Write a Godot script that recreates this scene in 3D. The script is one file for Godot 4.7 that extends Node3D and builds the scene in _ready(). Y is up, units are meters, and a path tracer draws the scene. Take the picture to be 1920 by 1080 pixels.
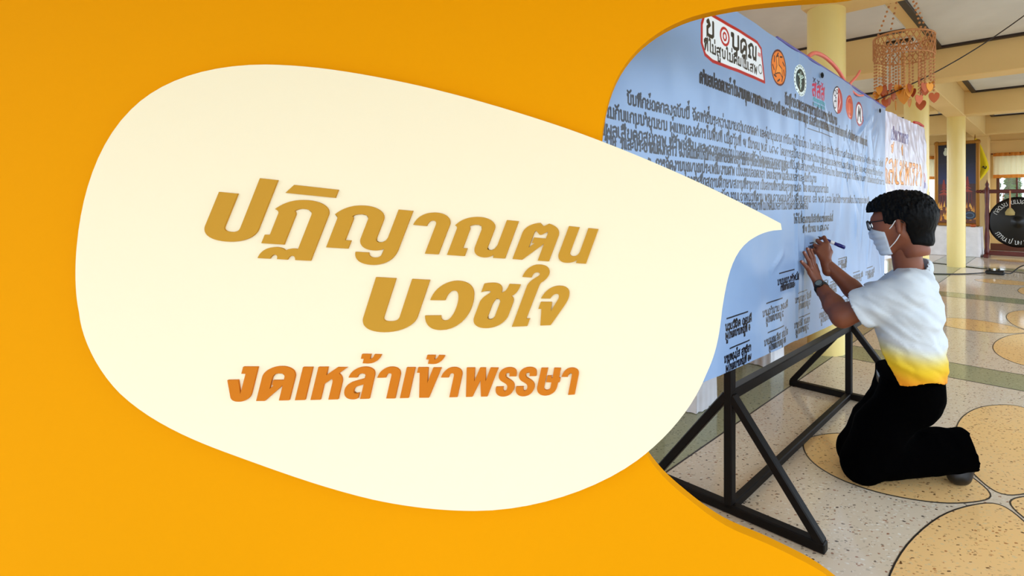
extends Node3D

# Hall axes: x runs along the row of columns (t), z across the hall (s); the banner stands along x.
const HALL_U := Vector3(0.6314, 0.0, -0.7755)
const HALL_N := Vector3(0.7755, 0.0, 0.6314)
const HALL_O := Vector3(0.345, 0.0, -1.978)
var HB := Basis(HALL_U, Vector3.UP, HALL_N)
var M := {}
var used := {}
var rng := RandomNumberGenerator.new()

func _ready() -> void:
	rng.seed = 7
	# ---- camera: level, with a shifted lens ----
	var cam := Camera3D.new()
	cam.name = "camera"
	cam.projection = Camera3D.PROJECTION_FRUSTUM
	cam.near = 0.05
	cam.far = 200.0
	cam.size = 1080.0 / 964.0 * cam.near
	cam.frustum_offset = Vector2(-240.0, -165.0) / 964.0 * cam.near
	cam.position = Vector3(0, 1.2, 0)
	add_child(cam)
	cam.current = true
	# ---- sky: bright overcast; exposure ----
	var env := Environment.new()
	env.background_mode = Environment.BG_SKY
	var sky := Sky.new()
	var sm := ProceduralSkyMaterial.new()
	sm.sky_top_color = Color(0.84, 0.92, 1.0)
	sm.sky_horizon_color = Color(0.88, 0.94, 1.0)
	sm.ground_bottom_color = Color(0.62, 0.6, 0.55)
	sm.ground_horizon_color = Color(0.8, 0.8, 0.78)
	sm.sun_angle_max = 0.0
	sm.energy_multiplier = 1.0
	sm.sky_energy_multiplier = 0.8
	sm.ground_energy_multiplier = 0.32
	sky.sky_material = sm
	env.sky = sky
	env.tonemap_mode = Environment.TONE_MAPPER_LINEAR
	env.tonemap_exposure = 7.5
	env.sdfgi_enabled = true
	env.ssao_enabled = true
	env.ssil_enabled = true
	var we := WorldEnvironment.new()
	we.name = "world_environment"
	we.environment = env
	add_child(we)
	make_materials()
	build_floor()
	build_ceiling()
	build_walls()
	build_columns()
	build_outside()
	build_display_board()
	build_banner_stand()
	build_banners()
	build_person()
	build_far_end()
	build_hanging()
	build_small()

# ------------------------------------------------------------------ helpers
func W(t: float, y: float, s: float) -> Vector3:
	return HALL_O + HALL_U * t + HALL_N * s + Vector3(0, y, 0)

func numbered(n: String) -> String:
	if not used.has(n):
		used[n] = 0
		return n
	used[n] += 1
	return "%s_%03d" % [n, used[n]]

func tag(o: Node, label: String, category: String, group := "") -> void:
	o.set_meta("label", label)
	o.set_meta("category", category)
	if group:
		o.set_meta("group", group)

func thing(called: String, label: String, category: String, at := Vector3.ZERO, basis := Basis(), group := "") -> Node3D:
	var o := Node3D.new()
	o.name = numbered(called)
	add_child(o)
	o.transform = Transform3D(basis, at)
	tag(o, label, category, group)
	return o

func hall_thing(called: String, label: String, category: String, t := 0.0, y := 0.0, s := 0.0, group := "") -> Node3D:
	return thing(called, label, category, W(t, y, s), HB, group)

func obj(called: String, mesh: Mesh, mat: Material, parent: Node3D, at := Vector3.ZERO) -> MeshInstance3D:
	var mi := MeshInstance3D.new()
	mi.mesh = mesh
	mi.material_override = null
	if mat:
		for i in mesh.get_surface_count():
			mi.set_surface_override_material(i, mat)
	mi.name = called if parent != self else numbered(called)
	mi.position = at
	parent.add_child(mi, true)
	return mi

func structure(called: String, basis := Basis(), at := Vector3.ZERO) -> Node3D:
	var o := Node3D.new()
	o.name = called
	o.transform = Transform3D(basis, at)
	o.set_meta("kind", "structure")
	add_child(o)
	return o

func st_new() -> SurfaceTool:
	var st := SurfaceTool.new()
	st.begin(Mesh.PRIMITIVE_TRIANGLES)
	return st

func quad(st: SurfaceTool, a: Vector3, b: Vector3, c: Vector3, d: Vector3) -> void:
	for p in [a, b, c, a, c, d]:
		st.add_vertex(p)

# box with chamfered edges (centre c, size z, chamfer e)
func box(st: SurfaceTool, c: Vector3, z: Vector3, e := 0.0, basis := Basis()) -> void:
	var h := z * 0.5
	e = minf(e, minf(h.x, minf(h.y, h.z)) * 0.6)
	st.set_smooth_group(-1)
	if e <= 0.0:
		for ax in 3:
			for sg in [-1.0, 1.0]:
				var n := Vector3.ZERO
				n[ax] = sg
				var u := Vector3.ZERO
				u[(ax + 1) % 3] = 1.0
				var v := n.cross(u)
				var p: Array = []
				for k in [[-1, -1], [-1, 1], [1, 1], [1, -1]]:
					p.append(c + basis * ((n + u * k[0] + v * k[1]) * h))
				quad(st, p[0], p[1], p[2], p[3])
		return
	# faces
	for ax in 3:
		for sg in [-1.0, 1.0]:
			var n := Vector3.ZERO
			n[ax] = sg
			var u := Vector3.ZERO
			u[(ax + 1) % 3] = 1.0
			var v := n.cross(u)
			var p: Array = []
			for k in [[-1, -1], [-1, 1], [1, 1], [1, -1]]:
				var q: Vector3 = n * h + u * k[0] * (h - Vector3.ONE * e) + v * k[1] * (h - Vector3.ONE * e)
				p.append(c + basis * q)
			quad(st, p[0], p[1], p[2], p[3])
	# edges
	for ax in 3:
		var a1 := (ax + 1) % 3
		var a2 := (ax + 2) % 3
		for s1 in [-1.0, 1.0]:
			for s2 in [-1.0, 1.0]:
				var q: Array = []
				for k in [[-1.0, 0], [1.0, 0], [1.0, 1], [-1.0, 1]]:
					var p := Vector3.ZERO
					p[ax] = k[0] * (h[ax] - e)
					if k[1] == 0:
						p[a1] = s1 * h[a1]
						p[a2] = s2 * (h[a2] - e)
					else:
						p[a1] = s1 * (h[a1] - e)
						p[a2] = s2 * h[a2]
					q.append(c + basis * p)
				if s1 * s2 > 0.0:
					quad(st, q[0], q[3], q[2], q[1])
				else:
					quad(st, q[0], q[1], q[2], q[3])
	for sx in [-1.0, 1.0]:
		for sy in [-1.0, 1.0]:
			for sz in [-1.0, 1.0]:
				var s := Vector3(sx, sy, sz)
				var pa := c + basis * (Vector3(h.x, h.y - e, h.z - e) * s)
				var pb := c + basis * (Vector3(h.x - e, h.y, h.z - e) * s)
				var pc := c + basis * (Vector3(h.x - e, h.y - e, h.z) * s)
				if sx * sy * sz > 0:
					for p in [pa, pc, pb]:
						st.add_vertex(p)
				else:
					for p in [pa, pb, pc]:
						st.add_vertex(p)

func done(st: SurfaceTool) -> ArrayMesh:
	st.generate_normals()
	return st.commit()

func box_mesh(c: Vector3, z: Vector3, e := 0.0) -> ArrayMesh:
	var st := st_new()
	box(st, c, z, e)
	return done(st)

# square bar between two points
func bar(st: SurfaceTool, a: Vector3, b: Vector3, w: float, e := 0.004, up := Vector3.UP) -> void:
	var y := (b - a).normalized()
	if absf(y.dot(up)) > 0.98:
		up = Vector3.RIGHT
	var x := up.cross(y).normalized()
	box(st, (a + b) * 0.5, Vector3(w, a.distance_to(b), w), e, Basis(x, y, x.cross(y)))

# round tube along points
func tube(st: SurfaceTool, pts: Array, radii, sides := 8, closed := false) -> void:
	st.set_smooth_group(1)
	var n := pts.size()
	var rings: Array = []
	var last := Vector3.ZERO
	for i in n:
		var a: Vector3 = pts[(i - 1 + n) % n] if closed else pts[maxi(i - 1, 0)]
		var b: Vector3 = pts[(i + 1) % n] if closed else pts[mini(i + 1, n - 1)]
		var dir := (b - a).normalized()
		var x: Vector3
		if last == Vector3.ZERO:
			x = dir.cross(Vector3.UP if absf(dir.y) < 0.9 else Vector3.RIGHT).normalized()
		else:
			x = (last - dir * last.dot(dir)).normalized()
		last = x
		var y := dir.cross(x)
		var r: float = radii[i] if radii is Array else radii
		var ring := PackedVector3Array()
		for k in sides:
			var an := TAU * k / sides
			ring.append(pts[i] + (x * cos(an) + y * sin(an)) * r)
		rings.append(ring)
	var m := n if closed else n - 1
	for i in m:
		var r0: PackedVector3Array = rings[i]
		var r1: PackedVector3Array = rings[(i + 1) % n]
		for k in sides:
			quad(st, r0[k], r0[(k + 1) % sides], r1[(k + 1) % sides], r1[k])
	if not closed:
		st.set_smooth_group(-1)
		for k in range(1, sides - 1):
			for p in [rings[0][0], rings[0][k + 1], rings[0][k]]:
				st.add_vertex(p)
			for p in [rings[n - 1][0], rings[n - 1][k], rings[n - 1][k + 1]]:
				st.add_vertex(p)

func tube_mesh(pts: Array, radii, sides := 8, closed := false) -> ArrayMesh:
	var st := st_new()
	tube(st, pts, radii, sides, closed)
	return done(st)

# lathe round an axis through `at` (profile: Vector2(radius, height))
func lathe(profile: Array, sides := 24, basis := Basis(), at := Vector3.ZERO, smooth := true) -> ArrayMesh:
	var st := st_new()
	for i in profile.size() - 1:
		st.set_smooth_group(i + 1 if not smooth else 1)
		for k in sides:
			var q: Array = []
			for w in [[i, k], [i, k + 1], [i + 1, k + 1], [i + 1, k]]:
				var p: Vector2 = profile[w[0]]
				var an: float = TAU * float(w[1] % sides) / sides
				q.append(at + basis * Vector3(p.x * cos(an), p.y, p.x * sin(an)))
			quad(st, q[0], q[1], q[2], q[3])
	return done(st)

# extrude a polygon (2D, y up) from z0 to z1
func extrude(st: SurfaceTool, poly: PackedVector2Array, z0: float, z1: float, hole := PackedVector2Array(), map = null) -> void:
	if Geometry2D.is_polygon_clockwise(poly):
		poly.reverse()
	var key := poly
	if hole.size():
		if not Geometry2D.is_polygon_clockwise(hole):
			hole.reverse()
		var best := 1e9
		var bi := 0
		var bj := 0
		for i in poly.size():
			for j in hole.size():
				var dd := poly[i].distance_squared_to(hole[j])
				if dd < best:
					best = dd
					bi = i
					bj = j
		key = PackedVector2Array()
		for i in bi + 1:
			key.append(poly[i])
		for j in hole.size() + 1:
			key.append(hole[(bj + j) % hole.size()])
		for i in range(bi, poly.size()):
			key.append(poly[i])
	var tri := Geometry2D.triangulate_polygon(key)
	if tri.is_empty():
		push_warning("polygon not triangulated")
	st.set_smooth_group(-1)
	var put := func(p: Vector2, z: float) -> Vector3:
		return map.call(p, z) if map != null else Vector3(p.x, p.y, z)
	for i in range(0, tri.size(), 3):
		var a := key[tri[i]]
		var b := key[tri[i + 1]]
		var c := key[tri[i + 2]]
		if (b - a).cross(c - a) < 0:
			var w := b
			b = c
			c = w
		for p in [a, c, b]:
			st.add_vertex(put.call(p, z1))
		for p in [a, b, c]:
			st.add_vertex(put.call(p, z0))
	for ring in [poly, hole]:
		for i in ring.size():
			var a: Vector2 = ring[i]
			var b: Vector2 = ring[(i + 1) % ring.size()]
			quad(st, put.call(a, z0), put.call(a, z1), put.call(b, z1), put.call(b, z0))

# outline text "M x y L x y C x y x y x y Z" -> points
func path(d: String) -> PackedVector2Array:
	var out := PackedVector2Array()
	var w := d.split(" ", false)
	var i := 0
	var mode := "L"
	while i < w.size():
		if w[i] in ["M", "L", "C", "Z"]:
			mode = w[i]
			i += 1
			continue
		if mode == "C":
			var p0 := out[out.size() - 1]
			var p1 := Vector2(float(w[i]), float(w[i + 1]))
			var p2 := Vector2(float(w[i + 2]), float(w[i + 3]))
			var p3 := Vector2(float(w[i + 4]), float(w[i + 5]))
			for k in range(1, 11):
				out.append(p0.bezier_interpolate(p1, p2, p3, k / 10.0))
			i += 6
		else:
			var p := Vector2(float(w[i]), float(w[i + 1]))
			if out.is_empty() or out[out.size() - 1].distance_to(p) > 0.4:
				out.append(p)
			i += 2
	if out[0].distance_to(out[out.size() - 1]) < 0.5:
		out.remove_at(out.size() - 1)
	return out

func catmull(pts: Array, closed: bool, steps := 6) -> Array:
	var out: Array = []
	var n := pts.size()
	for i in (n if closed else n - 1):
		var a = pts[(i - 1 + n) % n] if closed else pts[maxi(i - 1, 0)]
		var b = pts[i]
		var c = pts[(i + 1) % n]
		var e = pts[(i + 2) % n] if closed else pts[mini(i + 2, n - 1)]
		for k in steps:
			out.append(b.cubic_interpolate(c, a, e, float(k) / steps))
	if not closed:
		out.append(pts[n - 1])
	return out

# ------------------------------------------------------------------ materials
func mat(c: Color, rough := 0.7, metal := 0.0) -> StandardMaterial3D:
	var m := StandardMaterial3D.new()
	m.albedo_color = c
	m.roughness = rough
	m.metallic = metal
	return m

func noise_tex(freq: float, ramp: Array, size := 512, type := FastNoiseLite.TYPE_SIMPLEX_SMOOTH, octaves := 4, sd := 1, cell := -1) -> NoiseTexture2D:
	var n := FastNoiseLite.new()
	n.noise_type = type
	n.frequency = freq
	n.fractal_octaves = octaves
	n.seed = sd
	if cell >= 0:
		n.fractal_type = FastNoiseLite.FRACTAL_NONE
		n.cellular_return_type = cell
	var t := NoiseTexture2D.new()
	t.width = size
	t.height = size
	t.seamless = true
	t.noise = n
	var g := Gradient.new()
	var off := PackedFloat32Array()
	var col := PackedColorArray()
	for r in ramp:
		off.append(r[0])
		col.append(r[1])
	g.offsets = off
	g.colors = col
	if cell >= 0:
		g.interpolation_mode = Gradient.GRADIENT_INTERPOLATE_CONSTANT
	t.color_ramp = g
	return t

func tri(m: StandardMaterial3D, scale: float) -> StandardMaterial3D:
	m.uv1_triplanar = true
	m.uv1_world_triplanar = true
	m.uv1_scale = Vector3.ONE * scale
	return m

# terrazzo: marble chips in a cement ground
func terrazzo(ground: Color, dark: Color, red: Color, light: Color, sd: int) -> StandardMaterial3D:
	var m := mat(Color.WHITE, 0.09)
	var size := 1024
	var im := Image.create(size, size, false, Image.FORMAT_RGB8)
	var r := RandomNumberGenerator.new()
	r.seed = sd
	im.fill(ground)
	for i in 9000:
		var q := r.randf()
		var c := ground.lerp(light, r.randf_range(0.2, 0.8))
		if q < 0.16:
			c = ground.lerp(dark, r.randf_range(0.35, 1.0))
		elif q < 0.3:
			c = ground.lerp(red, r.randf_range(0.35, 0.95))
		elif q < 0.62:
			c = ground * r.randf_range(0.86, 0.97)
		var x := r.randi() % size
		var y := r.randi() % size
		var a := r.randi_range(2, 9)
		var b := r.randi_range(2, 6)
		var sh := r.randf_range(-0.7, 0.7)
		for yy in b:
			var ins: int = int(absf(yy - b * 0.5) * 0.8)
			for xx in range(ins, maxi(ins + 1, a - ins)):
				im.set_pixel(posmod(x + xx + int(sh * yy), size), posmod(y + yy, size), c)
	m.albedo_texture = ImageTexture.create_from_image(im)
	return tri(m, 0.72)

func make_materials() -> void:
	M.terrazzo = terrazzo(Color(0.84, 0.765, 0.665), Color(0.25, 0.2, 0.17), Color(0.58, 0.38, 0.28), Color(0.90, 0.88, 0.83), 3)
	M.terrazzo_tan = terrazzo(Color(0.93, 0.75, 0.50), Color(0.34, 0.22, 0.13), Color(0.66, 0.42, 0.24), Color(0.84, 0.74, 0.56), 5)
	M.terrazzo_green = terrazzo(Color(0.60, 0.60, 0.47), Color(0.25, 0.25, 0.19), Color(0.42, 0.40, 0.30), Color(0.70, 0.69, 0.58), 9)
	M.divider = mat(Color(0.16, 0.13, 0.10), 0.4)
	var cream_ramp := [[0.0, Color(0.90, 0.76, 0.50)], [1.0, Color(0.95, 0.81, 0.56)]]
	M.cream = tri(mat(Color.WHITE, 0.6), 0.35)
	M.cream.albedo_texture = noise_tex(0.006, cream_ramp, 256)
	M.column = tri(mat(Color.WHITE, 0.28), 0.35)
	M.column.albedo_texture = noise_tex(0.006, [[0.0, Color(0.94, 0.84, 0.53)], [1.0, Color(0.97, 0.88, 0.59)]], 256, FastNoiseLite.TYPE_SIMPLEX_SMOOTH, 4, 4)
	M.panel = tri(mat(Color.WHITE, 0.75), 0.5)
	M.panel.albedo_texture = noise_tex(0.01, [[0.0, Color(0.83, 0.82, 0.8)], [1.0, Color(0.88, 0.87, 0.85)]], 256)
	M.trim = mat(Color(0.15, 0.09, 0.06), 0.5)
	M.brown = mat(Color(0.38, 0.2, 0.12), 0.5)
	M.ground = tri(mat(Color.WHITE, 0.9), 0.3)
	M.ground.albedo_texture = noise_tex(0.02, [[0.0, Color(0.55, 0.54, 0.5)], [1.0, Color(0.68, 0.67, 0.63)]], 256)
	M.steel = mat(Color(0.05, 0.036, 0.033), 0.5)
	M.steel.metallic_specular = 0.3
	M.steel.albedo_texture = noise_tex(0.03, [[0.0, Color(0.9, 0.7, 0.62)], [0.6, Color(1, 1, 1)], [1.0, Color(1, 1, 1)]], 256)
	tri(M.steel, 3.0)
	M.orange = mat(Color(0.886, 0.578, 0.011), 0.85)
	M.orange.metallic_specular = 0.15
	M.bubble = mat(Color(0.945, 0.888, 0.762), 0.85)
	M.bubble.metallic_specular = 0.1
	M.gold_letter = mat(Color(0.755, 0.555, 0.20), 0.85)
	M.gold_letter.metallic_specular = 0.1
	M.orange_letter = mat(Color(0.79, 0.455, 0.13), 0.85)
	M.orange_letter.metallic_specular = 0.1
	M.skin = mat(Color(0.50, 0.275, 0.175), 0.5)
	M.skin.subsurf_scatter_enabled = true
	M.skin.subsurf_scatter_strength = 0.08
	M.nail = mat(Color(0.8, 0.56, 0.47), 0.35)
	M.black_cloth = mat(Color(0.006, 0.006, 0.007), 0.95)
	M.black_cloth.metallic_specular = 0.08
	M.hair = mat(Color(0.008, 0.008, 0.010), 0.6)
	M.hair.metallic_specular = 0.25
	M.black = mat(Color(0.03, 0.03, 0.033), 0.4)
	M.white_cloth = tri(mat(Color.WHITE, 0.9), 2.0)
	M.white_cloth.albedo_texture = noise_tex(0.01, [[0.0, Color(0.86, 0.84, 0.84)], [1.0, Color(0.93, 0.91, 0.91)]], 256)
	M.shirt = mat(Color.WHITE, 0.85)
	M.shirt.vertex_color_use_as_albedo = true
	M.mask = mat(Color(0.78, 0.82, 0.87), 0.85)
	M.white = mat(Color(0.93, 0.93, 0.92), 0.5)
	M.blue = mat(Color(0.06, 0.07, 0.42), 0.3)
	M.red_wood = tri(mat(Color.WHITE, 0.35), 1.2)
	M.red_wood.albedo_texture = noise_tex(0.02, [[0.0, Color(0.28, 0.07, 0.05)], [1.0, Color(0.42, 0.13, 0.09)]], 256)
	M.gong = mat(Color(0.035, 0.033, 0.032), 0.35, 0.2)
	M.gold = mat(Color(0.62, 0.42, 0.15), 0.35, 0.6)
	M.copper_foil = mat(Color(0.72, 0.34, 0.14), 0.35, 0.35)
	M.straw = mat(Color(0.80, 0.56, 0.36), 0.7)
	M.gold_foil = mat(Color(0.86, 0.55, 0.12), 0.35, 0.4)
	M.pink = mat(Color(0.93, 0.45, 0.38), 0.4)
	M.yellow = mat(Color(0.98, 0.86, 0.05), 0.8)
	M.orange_cloth = tri(mat(Color.WHITE, 0.8), 1.0)
	M.orange_cloth.albedo_texture = noise_tex(0.01, [[0.0, Color(0.66, 0.4, 0.2)], [1.0, Color(0.78, 0.52, 0.3)]], 256)
	M.curtain = mat(Color(1.0, 0.96, 0.82), 0.9)
	M.curtain.backlight_enabled = true
	M.curtain.backlight = Color(1.0, 0.95, 0.78)
	M.curtain_hem = mat(Color(0.85, 0.55, 0.22), 0.9)
	M.curtain_hem.backlight_enabled = true
	M.curtain_hem.backlight = Color(0.8, 0.5, 0.2)
	M.leaf = mat(Color(0.2, 0.42, 0.18), 0.6)
	M.leaf.cull_mode = BaseMaterial3D.CULL_DISABLED
	M.leaf.backlight_enabled = true
	M.leaf.backlight = Color(0.25, 0.4, 0.12)
	M.bark = mat(Color(0.35, 0.27, 0.2), 0.9)
	M.glass = mat(Color(0.9, 0.93, 0.95, 0.12), 0.03)
	M.glass.transparency = BaseMaterial3D.TRANSPARENCY_ALPHA

# ------------------------------------------------------------------ setting
func flat(poly: Array, y0: float, y1: float) -> ArrayMesh:
	# polygon in (t, s), lying
	var st := st_new()
	var p := PackedVector2Array()
	for q in poly:
		p.append(q)
	extrude(st, p, y0, y1, PackedVector2Array(), func(a: Vector2, z: float) -> Vector3: return Vector3(a.x, z, a.y))
	return done(st)

func ribbon(pts: Array, w: float, y: float, closed: bool) -> ArrayMesh:
	# a metal divider strip set in the floor
	var st := st_new()
	var n := pts.size()
	st.set_smooth_group(-1)
	var l: Array = []
	var r: Array = []
	for i in n:
		var a: Vector2 = pts[(i - 1 + n) % n] if closed else pts[maxi(i - 1, 0)]
		var b: Vector2 = pts[(i + 1) % n] if closed else pts[mini(i + 1, n - 1)]
		var d := (b - a).normalized().orthogonal() * w * 0.5
		l.append(pts[i] + d)
		r.append(pts[i] - d)
	for i in (n if closed else n - 1):
		var j := (i + 1) % n
		quad(st, Vector3(l[i].x, y, l[i].y), Vector3(l[j].x, y, l[j].y), Vector3(r[j].x, y, r[j].y), Vector3(r[i].x, y, r[i].y))
		quad(st, Vector3(l[i].x, 0, l[i].y), Vector3(l[j].x, 0, l[j].y), Vector3(l[j].x, y, l[j].y), Vector3(l[i].x, y, l[i].y))
		quad(st, Vector3(r[i].x, y, r[i].y), Vector3(r[j].x, y, r[j].y), Vector3(r[j].x, 0, r[j].y), Vector3(r[i].x, 0, r[i].y))
	return done(st)

func petal(c: Vector2, dir: Vector2, length: float, width: float) -> Array:
	var side := dir.orthogonal()
	var prof := [Vector2(0.04, 0.0), Vector2(0.1, 0.35), Vector2(0.24, 0.72), Vector2(0.45, 0.97), Vector2(0.65, 1.0), Vector2(0.82, 0.82), Vector2(0.94, 0.47), Vector2(1.0, 0.0)]
	var pts: Array = []
	for q in prof:
		pts.append(c + dir * q.x * length + side * q.y * width)
	for i in range(prof.size() - 2, 0, -1):
		pts.append(c + dir * prof[i].x * length - side * prof[i].y * width)
	return catmull(pts, true, 4)

func build_floor() -> void:
	var f := structure("floor", HB, HALL_O)
	obj("slab", box_mesh(Vector3(4.0, -0.1, -0.7), Vector3(19.2, 0.2, 7.9)), M.terrazzo, f)
	# border bands of green terrazzo under the column lines
	var y := 0.0006
	obj("border_band", flat([Vector2(-5.1, -0.9), Vector2(13.4, -0.9), Vector2(13.4, -0.36), Vector2(-5.1, -0.36)], 0.0, y), M.terrazzo_green, f)
	for s in [-0.36, -0.9]:
		obj("divider", ribbon([Vector2(-5.1, s), Vector2(13.4, s)], 0.008, 0.0012, false), M.divider, f)
	for k in range(-2, 4):
		var t := 2.27 + 3.34 * k
		obj("border_band", flat([Vector2(t, -0.36), Vector2(t + 0.37, -0.36), Vector2(t + 0.37, 2.9), Vector2(t, 2.9)], 0.0, y), M.terrazzo_green, f)
		for e in [0.0, 0.37]:
			obj("divider", ribbon([Vector2(t + e, -0.36), Vector2(t + e, 2.9)], 0.008, 0.0012, false), M.divider, f)
	# inlaid flowers of four tan petals, one in each bay
	for k in range(-2, 4):
		for row in 2:
			var c := Vector2(0.76 + 3.34 * k, 0.80 + 2.0 * row)
			for q in [[Vector2(1, 0), 1.2, 0.235], [Vector2(-1, 0), 1.2, 0.235], [Vector2(0, 1), 0.8, 0.26], [Vector2(0, -1), 0.8, 0.26]]:
				var p := petal(c, q[0], q[1], q[2])
				obj("petal", flat(p, 0.0, y), M.terrazzo_tan, f)
				obj("divider", ribbon(p, 0.006, 0.0012, true), M.divider, f)

func build_ceiling() -> void:
	var c := structure("ceiling", HB, HALL_O)
	obj("slab", box_mesh(Vector3(4.0, 3.24, -0.7), Vector3(19.2, 0.24, 7.9)), M.cream, c)
	var coffers: Array = []
	for k in range(-2, 4):
		var a := 2.52 + 3.34 * k
		coffers.append([maxf(a, -5.1), minf(a + 3.02, 12.35), -0.2, 2.85])
	for k in range(-3, 3):
		var a := 4.9 + 3.34 * k
		coffers.append([maxf(a, -5.1), minf(a + 3.0, 13.1), -4.0, -0.34])
	for q in coffers:
		var t0: float = q[0]
		var t1: float = q[1]
		var s0: float = q[2]
		var s1: float = q[3]
		obj("ceiling_panel", box_mesh(Vector3((t0 + t1) / 2, 3.11, (s0 + s1) / 2), Vector3(t1 - t0, 0.03, s1 - s0)), M.panel, c)
		for e in [t0 + 0.035, t1 - 0.035]:
			obj("coffer_trim", box_mesh(Vector3(e, 3.085, (s0 + s1) / 2), Vector3(0.07, 0.035, s1 - s0), 0.004), M.trim, c)
		for e in [s0 + 0.035, s1 - 0.035]:
			if e < 0.0 and e > -1.0 and s1 < 0.0:
				continue
			obj("coffer_trim", box_mesh(Vector3((t0 + t1) / 2, 3.085, e), Vector3(t1 - t0 - 0.14, 0.035, 0.07), 0.004), M.trim, c)
	for t in [-4.33, -0.99, 2.35, 5.69, 9.03, 12.4]:
		obj("beam", box_mesh(Vector3(t, 2.91, 1.22), Vector3(0.3, 0.42, 3.64), 0.008), M.cream, c)
	for t in [-5.0, -2.03, 1.31, 4.65, 8.05, 11.35]:
		obj("beam", box_mesh(Vector3(t, 2.89, -2.4), Vector3(0.3, 0.46, 3.6), 0.008), M.cream, c)
	obj("beam", box_mesh(Vector3(9.36, 2.905, -0.45), Vector3(7.6, 0.43, 0.29), 0.008), M.cream, c)

func csg_wall(called: String, c: Vector3, z: Vector3, cuts: Array) -> CSGCombiner3D:
	var w := CSGCombiner3D.new()
	w.name = called
	w.transform = Transform3D(HB, HALL_O)
	w.set_meta("kind", "structure")
	add_child(w)
	var b := CSGBox3D.new()
	b.name = "wall_body"
	b.size = z
	b.position = c
	b.material = M.cream
	w.add_child(b)
	for q in cuts:
		var k := CSGBox3D.new()
		k.name = "opening"
		k.operation = CSGShape3D.OPERATION_SUBTRACTION
		k.position = q[0]
		k.size = q[1]
		k.material = M.cream
		w.add_child(k, true)
	return w

func build_walls() -> void:
	var wins := [[-2.15, 1.6], [0.62, 1.6], [2.5, 0.9]]
	var cuts: Array = []
	for w in wins:
		cuts.append([Vector3(13.3, 1.35, w[0]), Vector3(0.6, 1.9, w[1])])
	csg_wall("wall_far", Vector3(13.3, 1.56, -0.7), Vector3(0.24, 3.12, 7.9), cuts)
	cuts = []
	for k in 5:
		cuts.append([Vector3(-3.6 + 3.7 * k, 1.6, -4.45), Vector3(3.1, 2.1, 0.6)])
	csg_wall("wall_left", Vector3(4.0, 1.56, -4.45), Vector3(18.36, 3.12, 0.24), cuts)
	# the right-hand side stands open between its piers, down to the floor
	cuts = []
	for k in 6:
		cuts.append([Vector3(-3.5 + 3.34 * k, 1.33, 3.05), Vector3(3.04, 2.68, 0.6)])
	csg_wall("wall_right", Vector3(4.0, 1.56, 3.05), Vector3(18.36, 3.12, 0.24), cuts)
	csg_wall("wall_back", Vector3(-5.3, 1.56, -0.7), Vector3(0.24, 3.12, 7.9), [[Vector3(-5.3, 1.33, 1.15), Vector3(0.6, 2.68, 3.3)], [Vector3(-5.3, 1.33, -2.5), Vector3(0.6, 2.68, 3.3)]])
	var n := 1
	for w in wins:
		var o := structure("window_%d" % n, HB, W(13.3, 0, w[0]))
		n += 1
		var st := st_new()
		for e in [-1, 1]:
			box(st, Vector3(0, 1.35, e * (w[1] / 2 - 0.03)), Vector3(0.08, 1.9, 0.06), 0.006)
			box(st, Vector3(0, 1.35 + e * 0.92, 0), Vector3(0.08, 0.06, w[1] - 0.12), 0.006)
		obj("frame", done(st), M.brown, o)
		for k in [-1, 0, 1]:
			obj("mullion", box_mesh(Vector3(0, 1.35, k * w[1] / 4), Vector3(0.05, 1.78, 0.035), 0.004), M.brown, o)
		for k in 4:
			obj("pane", box_mesh(Vector3(0.0, 1.35, (k - 1.5) * w[1] / 4), Vector3(0.006, 1.78, w[1] / 4 - 0.036)), M.glass, o)
	obj_struct("baseboard_far", box_mesh(Vector3(13.16, 0.08, -0.7), Vector3(0.04, 0.16, 7.2), 0.006), M.brown)
	obj_struct("trim_1", box_mesh(Vector3(13.165, 2.6, -2.6), Vector3(0.03, 0.03, 3.6), 0.004), M.cream)
	obj_struct("trim_2", box_mesh(Vector3(13.165, 2.6, 1.3), Vector3(0.03, 0.03, 3.2), 0.004), M.cream)
	obj_struct("trim_3", box_mesh(Vector3(12.9, 1.35, -0.5), Vector3(0.5, 2.69, 0.42), 0.01), M.cream)

func obj_struct(called: String, mesh: Mesh, m: Material) -> void:
	var o := obj(called, mesh, m, self)
	o.transform = Transform3D(HB, HALL_O)
	o.set_meta("kind", "structure")

func build_columns() -> void:
	var spots := [[2.35, 3.11, "round cream column whose foot shows under the large banner"], [5.69, 2.7, "round cream column rising behind the smaller banner's far end"], [9.03, 2.7, "round cream column standing clear in front of the gold framed portrait"]]
	for q in spots:
		var c := hall_thing("column", q[2], "column", q[0], 0, -0.45, "")
		var r := 0.146
		obj("shaft", lathe([Vector2(0, 0.0), Vector2(r, 0.0), Vector2(r, 0.4), Vector2(r, 1.4), Vector2(r, q[1]), Vector2(0, q[1])], 40, Basis(), Vector3.ZERO, false), M.column, c)
		for m in c.get_children():
			var st := SurfaceTool.new()

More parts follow.
